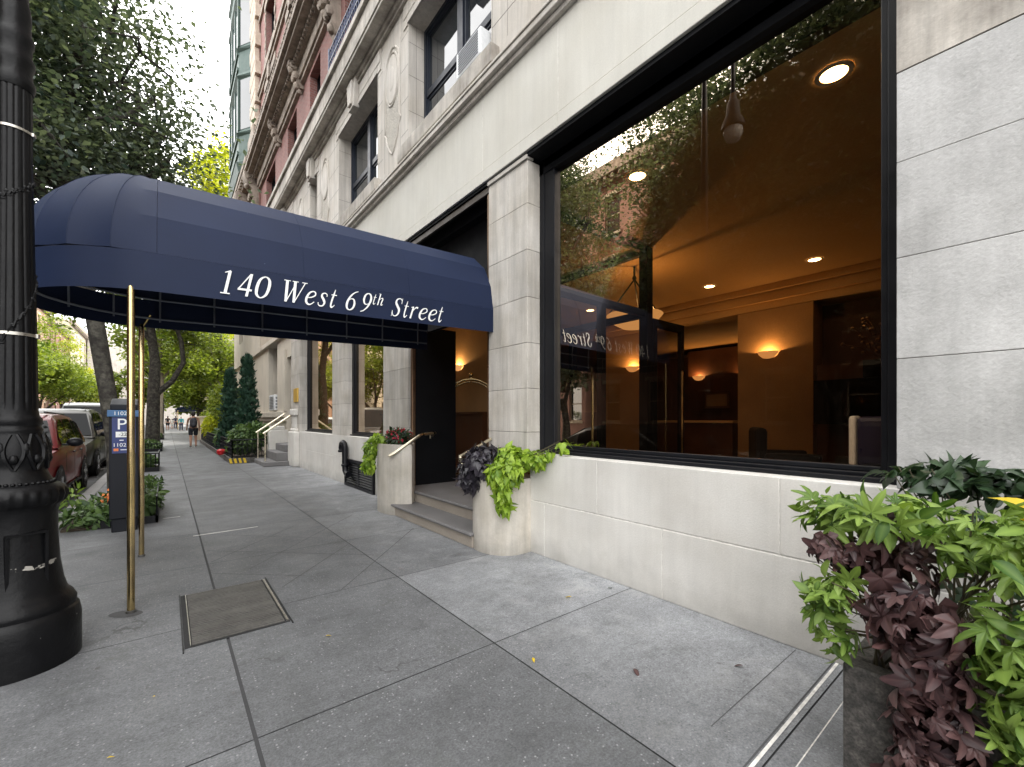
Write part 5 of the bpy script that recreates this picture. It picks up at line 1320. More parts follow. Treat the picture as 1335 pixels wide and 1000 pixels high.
def cone_blobs(x, y, z0, z1, r, n=9):
    return [(x, y, z0 + (z1 - z0) * i / (n - 1), r * (1 - .75 * (i / (n - 1)) ** 1.6) + .06, r * (1 - .75 * (i / (n - 1)) ** 1.6) + .06, (z1 - z0) / n * .8, 1.2 - .8 * i / n) for i in range(n)]
for (x, y, zt, lb, sd_) in ((2.25, 18.0, 3.45, 'tall dark columnar juniper nearest the stoop in the garden bed', 31), (1.98, 20.6, 3.2, 'second dark columnar juniper, further left in the garden bed', 32)):
    t = thing('juniper', lb, 'shrub', (x, y, .1), 'columnar junipers in the garden bed')
    L_ = blob_leaves(cone_blobs(x, y, .4, zt, .36), 3200, sd_, .15, .6, .0, -.9, .35, .35); leaves_mesh('foliage', LM['juniper'], t, LANCE if False else TREELEAF, *L_)
    b = MB(); b.tube([(x, y, .1), (x, y, zt - .3)], [.05, .01], 6); b.build('stem', MAT['bark'], t)
def shrub(name, label, blobs, n, seed, size, mat, leaf=TREELEAF, group=None):
    t = thing(name, label, 'shrub', (blobs[0][0], blobs[0][1], .1), group)
    L_ = blob_leaves(blobs, n, seed, size, .7, .5, .1, .5); leaves_mesh('foliage', LM[mat], t, leaf, *L_)
    b = MB()
    for q in blobs: b.tube([(blobs[0][0], blobs[0][1], .05), (q[0], q[1], q[2])], [.025, .008], 5)
    b.build('stem', MAT['bark'], t)
shrub('rhododendron', 'rounded dark green broadleaf bush at the corner of the garden bed', [(2.15, 17.3, .80, .5, .5, .45, 2), (2.45, 17.4, .9, .45, .5, .4, 1.6), (1.9, 17.8, .6, .25, .5, .35, .8)], 1700, 41, .17, 'shrub', LANCE)
shrub('low_shrub', 'low mixed green shrub along the middle of the garden bed', [(2.0, 22.5, .6, .4, 1.4, .5, 2), (2.2, 25, .6, .5, 1.4, .5, 2)], 2200, 42, .14, 'shrub')
shrub('golden_shrub', 'bright yellow-green shrub near the far end of the garden bed', [(2.0, 28.5, .9, .5, 1.2, .5, 2), (2.1, 30.5, 1.1, .5, 1, .5, 1)], 2400, 43, .16, 'yellowgreen')
shrub('airy_green_shrub', 'tall airy light green shrub behind the junipers', [(2.5, 27, 2.2, .8, 1.5, 1.0, 2), (2.6, 30, 2.4, .8, 1.5, 1.1, 2)], 3200, 44, .17, 'treelight')

# ------------------------------------------------------------------ trees
def tree(name, label, trunk, limbs, clumps, seed, nleaf, lsize, mat, group='street trees', bark='bark', spread=.45):
    t = thing(name, label, 'tree', trunk[0][:3], group)
    b = MB(); b.tube([p[:3] for p in trunk], [p[3] for p in trunk], 12)
    nodes_ = [Vector(p[:3]) for p in trunk[len(trunk) // 2:]]
    for lb in limbs:
        b.tube([p[:3] for p in lb], [p[3] for p in lb], 8); nodes_ += [Vector(p[:3]) for p in lb[1:]]
    g = np.random.default_rng(seed); cents = []
    W = np.array([c[6] for c in clumps], float); W /= W.sum()
    ncl = max(20, nleaf // 55)
    for i in g.choice(len(clumps), ncl, p=W):
        c = clumps[i]; u = g.normal(size=3); u /= np.linalg.norm(u); r_ = g.random() ** .42
        cents.append(np.array(c[:3]) + u * np.array(c[3:6]) * r_)
    for i, c in enumerate(cents):
        if i % 2: continue
        cv = Vector(c); nb = min(nodes_, key=lambda q: (q - cv).length)
        if (nb - cv).length < 4.5:
            mid = nb.lerp(cv, .5) + Vector(tuple(g.normal(size=3) * .15)) + Vector((0, 0, .15)); b.tube([nb, mid, cv], [.03, .018, .006], 5)
            if i % 6 == 0: nodes_.append(mid)
    b.build('trunk', MAT[bark], t, smooth=60)
    idx = g.integers(0, len(cents), nleaf); cs = np.array(cents)[idx]
    sc = g.uniform(.55, 1.3, len(cents))[idx][:, None]
    locs = cs + g.normal(size=(nleaf, 3)) * np.array([spread, spread, spread * .55]) * sc
    dirs = g.normal(size=(nleaf, 3)) * np.array([1, 1, .45]) + np.array([0, 0, -.25]); nor = g.normal(size=(nleaf, 3)) * .45 + np.array([0, 0, 1])
    ctone = np.clip(g.normal(.45, .22, len(cents)), 0, 1)[idx]
    leaves_mesh('crown', LM[mat], t, TREELEAF, locs, dirs, nor, lsize * g.uniform(.65, 1.25, nleaf), np.clip(ctone + g.normal(0, .15, nleaf), 0, 1))
    return t
# first street tree: leaning trunk behind the meter, crown over the canopy
tree('street_tree', 'leaning dark-barked street tree right behind the parking meter', [(-.60, 9.15, -.02, .20), (-.60, 9.15, .3, .13), (-.63, 9.15, 1.0, .108), (-.72, 9.2, 1.8, .105), (-.88, 9.3, 3.0, .108), (-1.12, 9.5, 4.0, .11), (-1.3, 9.7, 5.2, .11)],
     [[(-1.3, 9.6, 4.4, .10), (-.6, 10.0, 5.2, .08), (.0, 10.6, 6.4, .05)], [(-1.35, 9.7, 5.2, .11), (-2.2, 10.2, 6.5, .08), (-3, 10.5, 8.0, .04)], [(-1.35, 9.7, 5.2, .11), (-1.2, 9.9, 7.0, .08), (-1.0, 10.5, 9.0, .04)], [(-1.3, 9.6, 4.6, .09), (-2.0, 8.8, 5.6, .07), (-2.6, 8.2, 7, .03)]],
     [(-1.45, 10.2, 7.0, 1.8, 2.2, 2.2, 3), (-2.8, 10.2, 7.4, 1.8, 2.2, 2.4, 3), (-2.7, 10.8, 9.5, 1.9, 2.2, 1.6, 2.0), (-3.4, 10.6, 5.6, 1.2, 1.6, 1.2, 1.2), (-.7, 10.6, 5.9, 1.1, 1.5, .8, .9), (-2.0, 9.0, 5.3, 1.3, 1.3, .8, .8)], 51, 66000, .098, 'tree', spread=.44)
tree('street_tree', 'dark forked street tree seen just right of the brass poles', [(-.55, 27, -.02, .36), (-.55, 27, .5, .28), (-.52, 27, 2.0, .25), (-.5, 27, 3.0, .24), (-.45, 27, 4.2, .2), (-.7, 27, 6.5, .16), (-.6, 27, 8, .1)],
     [[(-.45, 27, 2.6, .14), (.2, 26.8, 3.3, .12), (.62, 26.7, 4.2, .11), (.55, 26.7, 5.2, .1), (.2, 26.6, 6.4, .08)], [(-.5, 27, 5, .12), (-1.8, 27, 7, .08)]],
     [(-.8, 27, 8.5, 2.6, 2.8, 2.2, 3), (.8, 26.5, 7.4, 1.6, 2, 1.4, 1.3), (-2.4, 27, 7.4, 1.8, 2, 1.6, 1.5), (1.0, 28.5, 5.6, 1.0, 1.4, .9, .8)], 52, 12000, .20, 'treelight')
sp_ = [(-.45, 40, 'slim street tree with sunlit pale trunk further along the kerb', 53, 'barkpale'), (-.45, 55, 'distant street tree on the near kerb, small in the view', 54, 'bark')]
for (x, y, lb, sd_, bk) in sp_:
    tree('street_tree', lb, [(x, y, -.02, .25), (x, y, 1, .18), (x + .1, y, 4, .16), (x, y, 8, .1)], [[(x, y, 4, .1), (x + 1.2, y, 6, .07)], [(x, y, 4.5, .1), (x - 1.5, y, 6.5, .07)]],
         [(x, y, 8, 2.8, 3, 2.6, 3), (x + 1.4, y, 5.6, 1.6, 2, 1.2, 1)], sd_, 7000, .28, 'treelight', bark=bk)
# garden trees right of the far sidewalk
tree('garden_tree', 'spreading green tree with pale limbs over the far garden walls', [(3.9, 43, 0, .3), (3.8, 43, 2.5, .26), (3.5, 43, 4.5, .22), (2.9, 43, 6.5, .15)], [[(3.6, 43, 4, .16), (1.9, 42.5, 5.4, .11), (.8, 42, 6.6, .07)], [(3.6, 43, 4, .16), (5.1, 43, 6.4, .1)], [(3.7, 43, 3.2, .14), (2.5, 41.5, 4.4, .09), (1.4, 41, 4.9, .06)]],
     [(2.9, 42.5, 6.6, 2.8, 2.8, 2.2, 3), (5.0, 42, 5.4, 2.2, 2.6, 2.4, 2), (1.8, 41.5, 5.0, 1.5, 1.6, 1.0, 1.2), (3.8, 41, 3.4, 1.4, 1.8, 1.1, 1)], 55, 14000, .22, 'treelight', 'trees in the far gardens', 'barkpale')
tree('garden_tree', 'dense dark green tree behind the walking man, low over the sidewalk', [(2.5, 52, 0, .3), (2.5, 52, 3, .22), (2.5, 52, 6, .12)], [[(2.5, 52, 3, .1), (1.2, 52, 5, .06)]], [(2.2, 52, 5, 2.0, 2.4, 2.6, 3), (1.2, 51, 3.8, 1.1, 1.6, 1.2, 1)], 56, 7000, .28, 'treelight', 'trees in the far gardens')
tree('garden_tree', 'big yellow-green sunlit tree far down the right side', [(6, 70, 0, .4), (6, 70, 6, .3), (6, 70, 14, .15)], [[(6, 70, 6, .2), (3, 70, 9, .1)]], [(5, 68, 9, 4, 5, 6, 3), (3.2, 66, 15, 3.5, 4, 4, 2.6), (1.5, 66, 7, 2.5, 3, 2.5, 1.5), (1.5, 62, 16, 3, 4, 3.5, 1.0)], 57, 13000, .42, 'yellowgreen', 'trees in the far gardens')
tree('garden_tree', 'last tree closing the far end of the street', [(-2, 100, 0, .4), (-2, 100, 8, .25)], [[(-2, 100, 5, .2), (-5, 100, 9, .1)]], [(-2, 100, 9, 6, 4, 6, 3), (-6, 98, 6, 5, 3, 4, 2), (3, 96, 6, 3, 3, 4, 1.4)], 58, 9000, .6, 'treelight', 'trees in the far gardens')
tree('garden_tree', 'tall sunlit yellow-green tree rising beside the end of the bay building', [(3.4, 43, 0, .35), (3.3, 43, 8, .28), (3.0, 43, 16, .16)], [[(3.2, 43, 12, .14), (1.8, 42.5, 15.5, .08)], [(3.1, 43, 14, .14), (3.8, 43.5, 18, .08)]],
     [(2.6, 42.5, 19.5, 1.9, 2.4, 3.4, 3), (2.0, 42, 16, 1.7, 2.2, 2.0, 2), (3.2, 43, 22.5, 1.4, 1.8, 2.0, 1)], 69, 9000, .30, 'yellowgreen', 'trees in the far gardens')
# across the street
for i, (x, y, lb, sd_, mt) in enumerate([(-11.2, 4.6, 'dense street tree across the road, mirrored at the right of the big window', 61, 'tree'), (-11.2, 9.6, 'dense street tree across the road, mirrored in the middle of the big window', 62, 'tree'),
                          (-11.3, 17.5, 'street tree across the road mirrored by the canopy in the big window', 63, 'tree'), (-11.3, 46, 'street tree across the road mirrored in the far shop windows', 67, 'treelight'), (-11.3, 59, 'forked street tree across the road just beyond the lamp post, nearest of that row', 64, 'treelight'), (-11.3, 70, 'second forked tree across the road, beyond the parked cars', 65, 'treelight'), (-11.3, 83, 'third tree across the road, smaller, above the van', 66, 'treelight'), (-11.3, 98, 'last and smallest tree of the row across the road', 68, 'yellowgreen')]):
    hi = .6 if i < 2 else -.6
    tree('opposite_street_tree', lb, [(x, y, -.02, .3), (x, y, 1.2, .2), (x + .2, y, 2.2, .19), (x + .3, y, 3.2 + hi, .17)],
         [[(x + .3, y, 2.0, .13), (x + 1.6, y + .6, 3.6, .09), (x + 3.0, y + 1, 5.2, .05)], [(x + .3, y, 3, .15), (x - .5, y + .4, 5, .1), (x - 1, y + .6, 8, .05)], [(x + .2, y, 2.2, .13), (x + .8, y - 1.4, 4.6, .09), (x + 1.4, y - 2.4, 6.5, .04)]],
         [(x, y, 8 + hi, 3.0, 3.2, 2.8, 3), (x + 2.4, y + .4, 6.2 + hi, 2.0, 2.8, 1.7, 2), (x + .8, y, 4.9 + hi, 2.4, 2.6, .9, 1.1 if i < 3 else .35), (x - .5, y, 12, 2.8, 3.2, 3.2, 2.4 if i < 2 else .6), (x + .3, y, 15.0, 2.8, 3.6, 3.0, 2.6 if i < 2 else .01)], sd_, 34000 if i < 2 else 11000, .20 if i < 2 else .30, mt, 'street trees across the road', spread=.55)

# tree pits
tp = thing('tree_pit', 'leafy tree pit edged by low black iron around the leaning tree', 'tree pit', (-.5, 8.7, 0), 'tree pits along the kerb')
b = MB(); b.box(-1.06, -.10, 7.85, 9.7, .0, .03); b.build('soil', MAT['earth'], tp)
b = MB()
for x0, x1, y0, y1 in ((-.13, -.10, 7.8, 9.75), (-.75, -.10, 7.8, 7.83), (-1.05, -.1, 9.72, 9.75)): b.box(x0, x1, y0, y1, 0, .10)
y_ = 7.82
while y_ < 9.75: b.tube([(-.115, y_, .1), (-.115, y_, .36)], .008, 4); y_ += .16
b.tube([(-.115, 7.82, .36), (-.115, 9.74, .36)], .01, 5); b.build('iron_edging', MAT['black'], tp)
bl = [(-.55, 8.5, .17, .42, .75, .16, 3), (-.3, 8.2, .26, .22, .35, .17, 1.6), (-.25, 9.2, .28, .2, .5, .2, 1.3), (-.8, 8.0, .14, .3, .3, .12, 1.2)]
L_ = blob_leaves(bl, 1500, 71, .12, .7, .5, .1, .5); o = leaves_mesh('ground_cover', LM['shrub'], None, LANCE, *L_); tag(o, 'green leafy plants filling the tree pit behind the parking meter', 'ground cover', kind='stuff')
plant('kerb_weed', 'pale green weed leaning out over the kerb by the red car', 'plant', (-1.0, 9.3, 0), [('foliage', 'limeB', LANCE, dict(blobs=[(-1.10, 8.9, .34, .12, .35, .12, 1)], n=40, seed=72, size=.13, hang=.1, up=.6, shell=.2), [([(-1.0, 9.1, 0), (-1.08, 9.0, .5)], .01)])])
plant('orange_blossom', 'small orange flowers among the tree pit leaves', 'plant', (-.62, 8.2, .2), [('blossom', 'yellow', HEART, dict(blobs=[(-.64, 8.0, .40, .06, .08, .08, 1)], n=16, seed=73, size=.06, hang=0, up=.4, shell=.5), None)])
bpy.data.objects['blossom.001'].data.materials[0] = MAT['orange']
for (y0, y1, lb, hgt) in ((15.4, 16.9, 'planted tree pit with black hoop fence, second along the kerb', .5), (24.8, 28.0, 'planted tree pit around the forked tree, third along the kerb', .35), (38.5, 41, 'farthest small planted tree pit along the kerb', .3)):
    t = thing('tree_pit', lb, 'tree pit', (-.6, (y0 + y1) / 2, 0), 'tree pits along the kerb')
    b = MB(); b.box(-1.06, -.2, y0, y1, 0, .05); b.build('soil', MAT['earth'], t)
    b = MB(); b.box(-.2, -.17, y0, y1, 0, .12); b.box(-1.06, -.17, y0 - .03, y0, 0, .12); b.tube([(-1.06, y0, hgt), (-.2, y0, hgt), (-.185, y1, hgt)], .015, 5)
    x_ = -1.05
    while x_ < -.18: b.tube([(x_, y0 - .015, .1), (x_, y0 - .015, hgt)], .011, 4); x_ += .10
    y_ = y0
    while y_ < y1: b.tube([(-.185, y_, .1), (-.185, y_, hgt)], .011, 4); y_ += .14
    b.build('iron_edging', MAT['black'], t)
    L_ = blob_leaves([(-.6, (y0 + y1) / 2, .22, .36, (y1 - y0) * .45, .2, 1)], 900, int(y0), .14, .7, .5, .1, .4); leaves_mesh('planting', LM['shrub'], t, TREELEAF, *L_)['kind'] = 'stuff'

# ------------------------------------------------------------------ cars
def carpaint(name, col, metal=.4):
    m, nt, out = nodes(name); p = N(nt, 'ShaderNodeBsdfPrincipled'); p.inputs['Base Color'].default_value = (*col, 1); p.inputs['Metallic'].default_value = metal; p.inputs['Roughness'].default_value = .32
    p.inputs['Coat Weight'].default_value = .2; p.inputs['Specular IOR Level'].default_value = .3; p.inputs['Coat Roughness'].default_value = .04
    tc = N(nt, 'ShaderNodeTexCoord'); k = ramp(nt, noise(nt, tc.outputs['Object'], 6, 5), .3, .7, .85, 1.1); nt.links.new(mixc(nt, 1., col, k, 'MULTIPLY'), p.inputs['Base Color'])
    nt.links.new(p.outputs[0], out.inputs[0]); return m
def car(name, label, loc, paint, L=4.8, W=1.92, H=1.74, kind='suv', group='cars parked along the kerb'):
    """front faces -Y; built round its own origin, then placed"""
    t = thing(name, label, 'car', (0, 0, 0), group)
    hw = W / 2; k = L / 4.9; belt = 1.06 if kind != 'sedan' else .93
    st_ = [(0., .42, .70, .72), (.06, .30, .86, .85), (.28, .24, belt - .10, .94), (.9, .22, belt - .03, .985), (1.4, .22, belt + .02, 1.), (2.5, .22, belt + .03, 1.), (3.9, .22, belt + .03, 1.), (4.55, .24, belt + .0, .965), (4.8, .28, belt - .06, .90), (4.9, .40, belt - .2, .78)]
    b = MB(); nv = None
    for (y, z0, z1, f) in st_:
        h_ = hw * f; zm = z0 + (z1 - z0) * .55
        sec = [(0, z0), (h_ * .84, z0), (h_ * .97, z0 + .10), (h_, zm), (h_ * .985, z1 - .12), (h_ * .93, z1 - .025), (h_ * .6, z1 + .012), (0, z1 + .03)]
        row = [(x, y * k, z) for x, z in sec] + [(-x, y * k, z) for x, z in sec[-2:0:-1]]
        bs = len(b.v); b.v += row; nv = len(row)
        if y > 0:
            for i in range(nv): b.f.append((bs - nv + i, bs - nv + (i + 1) % nv, bs + (i + 1) % nv, bs + i)); b.m.append(0)
    b.f.append(tuple(range(nv))); b.m.append(0); b.f.append(tuple(range(len(b.v) - nv, len(b.v)))); b.m.append(0)
    if kind == 'sedan': gh = [(1.15, belt + .0), (2.0, H - .10), (2.4, H - .01), (3.1, H), (3.6, H - .08), (4.45, belt + .06)]
    else: gh = [(1.15, belt + .01), (1.85, H - .12), (2.2, H - .02), (3.2, H), (4.2, H - .06), (4.45, H - .14), (4.72, belt + .05)]
    def topw(z): f = (z - belt) / (H - belt); return hw * (.93 - .20 * f)
    for i, (y, zt) in enumerate(gh):
        wt = topw(zt); wb = topw(belt)
        row = [(wb, y * k, belt - .02), (topw(belt + (zt - belt) * .8), y * k, belt + (zt - belt) * .8), (wt * .94, y * k, zt - .01), (wt * .5, y * k, zt + .015), (-wt * .5, y * k, zt + .015), (-wt * .94, y * k, zt - .01), (-topw(belt + (zt - belt) * .8), y * k, belt + (zt - belt) * .8), (-wb, y * k, belt - .02)]
        bs = len(b.v); b.v += row
        if i:
            for j in range(7): b.f.append((bs - 8 + j, bs - 7 + j, bs + 1 + j, bs + j)); b.m.append(0)
    b.build('body', paint, t, smooth=32)
    def roofz(y): return float(np.interp(y, [p[0] for p in gh], [p[1] for p in gh]))
    # side windows
    cuts = [(1.55, 2.45), (2.53, 3.45), (3.53, 4.35)] if kind != 'sedan' else [(1.6, 2.6), (2.68, 3.75)]
    for s_ in (-1, 1):
        for (ya, yb_) in cuts:
            w = MB(); pts = []
            ym = ya
            for yv in np.linspace(ya, yb_, 5): pts.append((yv, belt + .05))
            for yv in np.linspace(yb_, ya, 5): pts.append((yv, max(belt + .08, roofz(yv) - .10)))
            w.add([(s_ * (topw(z) + .008 + .004), y * k, z) for y, z in pts], [tuple(range(len(pts)))]); w.build('side_window', MAT['carglass'], t)
    def screen(y0, y1, nm):
        w = MB(); z0, z1 = roofz(y0), roofz(y1)
        nn = Vector((0, z0 - z1, (y1 - y0) * k)).normalized()
        if nn.z < 0: nn = -nn
        q = [Vector((-topw(z0) * .93, y0 * k, z0)), Vector((topw(z0) * .93, y0 * k, z0)), Vector((topw(z1) * .88, y1 * k, z1)), Vector((-topw(z1) * .88, y1 * k, z1))]
        w.add([p + nn * .014 for p in q], [(0, 1, 2, 3)]); w.build(nm, MAT['carglass'], t)
    screen(1.2, 1.82, 'windshield'); screen(4.48 if kind != 'sedan' else 3.65, 4.70 if kind != 'sedan' else 4.40, 'rear_window')
    for (yw) in (.92, 3.92):
        for s_ in (-1, 1):
            a_ = MB(); a_.add([(s_ * (hw + .004), yw * k + .41 * math.cos(q * PI / 12), .36 + .41 * math.sin(q * PI / 12)) for q in range(24)], [tuple(range(24))]); a_.build('wheel_arch', MAT['darkslot'], t)
            wv = MB(); wv.lathe([(.20, -.10), (.32, -.11), (.355, -.07), (.355, .07), (.32, .11), (.20, .10)], 0, 0, 28, cap=False)
            wv.v = [(s_ * (hw - .085) + v[2], yw * k + v[0], .355 + v[1]) for v in wv.v]; wo_ = wv.build('wheel', MAT['rubber'], t, smooth=40)
            rm = MB()
            for q in range(5):
                a = q * 2 * PI / 5 + .3; c = Vector((s_ * (hw + .018), yw * k + .10 * math.cos(a), .355 + .10 * math.sin(a)))
                rm.obox(c, (.01, 0, 0), (0, .11 * math.cos(a), .11 * math.sin(a)), (0, -.03 * math.sin(a), .03 * math.cos(a)))
            rm.add([(s_ * (hw - .0), yw * k + .215 * math.cos(q * PI / 10), .355 + .215 * math.sin(q * PI / 10)) for q in range(20)], [tuple(range(20))])
            rm.build('rim', MAT['alloy'], wo_)
    for s_ in (-1, 1):
        m_ = MB(); m_.sphere((s_ * (hw + .10), 1.62 * k, belt + .09), (.12, .07, .085), 12); m_.obox((s_ * (hw - .01), 1.62 * k, belt + .05), (.06, 0, 0), (0, .03, 0), (0, 0, .02)); m_.build('mirror', MAT['black'], t, smooth=50)
        hl = MB(); hl.obox((s_ * hw * .66, .075 * k, .79), (.21, 0, 0), (0, .03, 0), (0, 0, .085)); hl.build('headlight', M('headlight_lens', (.55, .55, .52), .12, spec=.8) if 'headlight_lens' not in bpy.data.materials else bpy.data.materials['headlight_lens'], t, bevel=.02)
        tl = MB(); tl.obox((s_ * hw * .80, 4.83 * k, .86), (.09, 0, 0), (0, .04, 0), (0, 0, .14)); tl.build('tail_light', MAT['red'], t, bevel=.02)
        dh = MB()
        for yd in (2.35, 3.3): dh.obox((s_ * (hw + .012), yd * k, belt - .12), (.014, 0, 0), (0, .09, 0), (0, 0, .014))
        dh.build('door_handle', MAT['black'], t)
        dl = MB()
        for yd in (1.5, 2.49, 3.49): dl.obox((s_ * (hw + .0025), yd * k, .66), (.0015, 0, 0), (0, .006, 0), (0, 0, .30))
        dl.obox((s_ * (hw + .002), 2.4 * k, .32), (.002, 0, 0), (0, 1.1 * k, 0), (0, 0, .03)); dl.build('door_seam', MAT['darkslot'], t)
    gr = MB(); gr.obox((0, .055 * k, .78), (.36, 0, 0), (0, .02, 0), (0, 0, .085)); gr.obox((0, .01, .50), (.55, 0, 0), (0, .02, 0), (0, 0, .07)); gr.build('grille', MAT['darkslot'], t)
    gr = MB()
    for q in range(3): gr.obox((0, .03 * k, .73 + q * .05), (.35, 0, 0), (0, .01, 0), (0, 0, .006))
    gr.build('grille_bar', MAT['alloy'], t)
    pl = MB(); pl.obox((0, -.012, .60), (.16, 0, 0), (0, .006, 0), (0, 0, .08)); pl.build('licence_plate', MAT['white'], t)
    if kind == 'suv':
        rr2 = MB()
        for s_ in (-1, 1): rr2.tube([(s_ * hw * .60, 2.1 * k, H + .03), (s_ * hw * .60, 4.2 * k, H + .0)], .018, 6)
        rr2.build('roof_rail', MAT['black'], t)
    t.location = loc; ORG[t.name] = Vector(loc)
    return t
car('parked_car', 'red SUV parked at the kerb with black mirror, just left of the meter', (-2.42, 10.25, -.15), carpaint('red_car_paint', (.17, .008, .011), .2), 4.6, 1.86, 1.70)
car('parked_car', 'brown-grey large SUV parked behind the red one', (-2.55, 15.9, -.15), carpaint('grey_car_paint', (.055, .052, .043), .2), 5.2, 2.02, 1.90)
car('parked_car', 'white van parked behind the grey SUV, only its roof showing', (-2.45, 21.9, -.15), carpaint('white_car_paint', (.12, .12, .115), .0), 5.3, 2.0, 2.25)
car('parked_car', 'silver SUV parked furthest down the kerb', (-2.5, 29, -.15), carpaint('silver_car_paint', (.4, .42, .45), .7), 4.8, 1.9, 1.7)
car('parked_car', 'black sedan at the kerb, mirrored in the big window', (-2.45, 4.1, -.15), carpaint('black_car_paint', (.012, .012, .014), .2), 4.7, 1.84, 1.45, 'sedan')

# ------------------------------------------------------------------ people
def skinmesh(name, pts, edges, mat, parent, sub=2):
    me = bpy.data.meshes.new(name); me.from_pydata([p[:3] for p in pts], edges, [])
    o = bpy.data.objects.new(name, me); C.objects.link(o)
    md = o.modifiers.new('skin', 'SKIN')
    for i, p in enumerate(pts):
        r = p[3]; me.skin_vertices[0].data[i].radius = r if hasattr(r, '__len__') else (r, r)
    me.skin_vertices[0].data[0].use_root = True
    md.use_smooth_shade = True
    ss = o.modifiers.new('sub', 'SUBSURF'); ss.levels = sub; ss.render_levels = sub
    dg = bpy.context.evaluated_depsgraph_get(); m2 = bpy.data.meshes.new_from_object(o.evaluated_get(dg))
    o.modifiers.clear(); o.data = m2; bpy.data.meshes.remove(me); m2.name = name
    m2.materials.clear(); m2.materials.append(mat); m2.polygons.foreach_set('use_smooth', [True] * len(m2.polygons))
    o.parent = parent; return o
def person(label, loc, rz, h, top, bottom, hair, stride=.22, pack=None, longpants=False, sleeves=True, bag=None):
    """faces +Y in its own frame"""
    t = thing('person', label, 'person', (0, 0, 0), 'people walking on the sidewalk')
    s = h / 1.75
    L = lambda *p: (p[0] * s, p[1] * s, p[2] * s, (tuple(q * s for q in p[3]) if hasattr(p[3], '__len__') else p[3] * s))
    a, c = stride, -stride
    pts = [L(0, 0, .95, (.145, .10)), L(0, .0, 1.12, (.125, .095)), L(0, 0, 1.30, (.155, .11)), L(0, -.01, 1.42, (.10, .08)), L(0, 0, 1.50, .055), L(0, .02, 1.60, (.072, .085)), L(0, .02, 1.69, (.068, .082)),
           L(.10, 0, .86, .09), L(.10, a * .55, .50, .062), L(.105, a * .35, .28, .052), L(.105, a * .2 if a > 0 else a, .08, .038), L(.11, a * .2 + .15, .035, .034),
           L(-.10, 0, .86, .09), L(-.10, c * .25, .50, .062), L(-.105, c * .9, .29, .052), L(-.105, c * 1.25, .11, .038), L(-.11, c * 1.2 + .13, .03, .034),
           L(.185, 0, 1.40, .055), L(.235, -.07, 1.12, .042), L(.245, .02, .92, .032), L(.245, .06, .84, .03), L(-.185, 0, 1.40, .055), L(-.235, .03, 1.12, .042), L(-.245, .16, .95, .032), L(-.245, .21, .88, .03),
           L(.235, .10, .78, .012), L(.25, .085, .765, .012), L(.262, .065, .765, .012), L(.225, .10, .83, .012), L(-.235, .25, .82, .012), L(-.25, .235, .805, .012), L(-.262, .215, .805, .012), L(-.225, .25, .87, .012)]
    ed = [(0, 1), (1, 2), (2, 3), (3, 4), (4, 5), (5, 6), (0, 7), (7, 8), (8, 9), (9, 10), (10, 11), (0, 12), (12, 13), (13, 14), (14, 15), (15, 16), (3, 17), (17, 18), (18, 19), (19, 20), (3, 21), (21, 22), (22, 23), (23, 24), (20, 25), (20, 26), (20, 27), (20, 28), (24, 29), (24, 30), (24, 31), (24, 32)]
    body = skinmesh('body', pts, ed, MAT['skin'], t)
    f = MB()      # nose, ears
    f.sphere((0, .112 * s, 1.60 * s), (.014 * s, .02 * s, .022 * s), 8)
    for q in (-1, 1): f.sphere((q * .078 * s, .01 * s, 1.60 * s), (.012 * s, .02 * s, .03 * s), 8)
    for q in (-1, 1): f.sphere((q * .03 * s, .096 * s, 1.625 * s), .011 * s, 8)
    f.build('face', MAT['skin'], t, smooth=60)
    g = lambda i, e: (pts[i][0], pts[i][1], pts[i][2], tuple(q + e * s for q in pts[i][3]) if hasattr(pts[i][3], '__len__') else pts[i][3] + e * s)
    tp_ = [g(0, .012), g(1, .018), g(2, .016), g(3, .014)]; te = [(0, 1), (1, 2), (2, 3)]
    if sleeves:
        m1 = Vector(pts[17][:3]).lerp(Vector(pts[18][:3]), .6); m2_ = Vector(pts[21][:3]).lerp(Vector(pts[22][:3]), .6)
        tp_ += [g(17, .016), (*m1, .062 * s), g(21, .016), (*m2_, .062 * s)]; te += [(3, 4), (4, 5), (3, 6), (6, 7)]
        if longpants:
            tp_ += [g(19, .014), g(23, .014)]; te += [(5, 8), (7, 9)]
    skinmesh('shirt', tp_, te, top, t)
    bp_ = [(pts[0][0], pts[0][1], pts[0][2] - .01, tuple(q + .02 * s for q in pts[0][3])), g(7, .022), g(12, .022)]; be = [(0, 1), (0, 2)]
    if longpants:
        bp_ += [g(8, .016), g(9, .016), g(10, .018), g(13, .016), g(14, .016), g(15, .018)]; be += [(1, 3), (3, 4), (4, 5), (2, 6), (6, 7), (7, 8)]
    else:
        for (i, j) in ((7, 8), (12, 13)):
            q = Vector(pts[i][:3]).lerp(Vector(pts[j][:3]), .85); bp_.append((*q, .095 * s))
        be += [(1, 3), (2, 4)]
    skinmesh('trousers' if longpants else 'shorts', bp_, be, bottom, t)
    hr = MB(); hr.sphere((0, .0, 1.655 * s), (.088 * s, .10 * s, .095 * s), 14); hr.sphere((0, -.035 * s, 1.60 * s), (.08 * s, .07 * s, .09 * s), 12); hr.build('hair', hair, t, smooth=60)
    for i in (11, 16):
        p = Vector(pts[i][:3]); sh_ = MB(); sh_.sphere((p.x, p.y - .06 * s, p.z + .008), (.05 * s, .13 * s, .045 * s), 12); so_ = sh_.build('shoe', MAT['shoe'], t, smooth=60)
        sl_ = MB(); sl_.obox((p.x, p.y - .06 * s, max(p.z - .028, .012)), (.045 * s, 0, 0), (0, .12 * s, 0), (0, 0, .012)); sl_.build('sole', MAT['sole'], so_, bevel=.01)
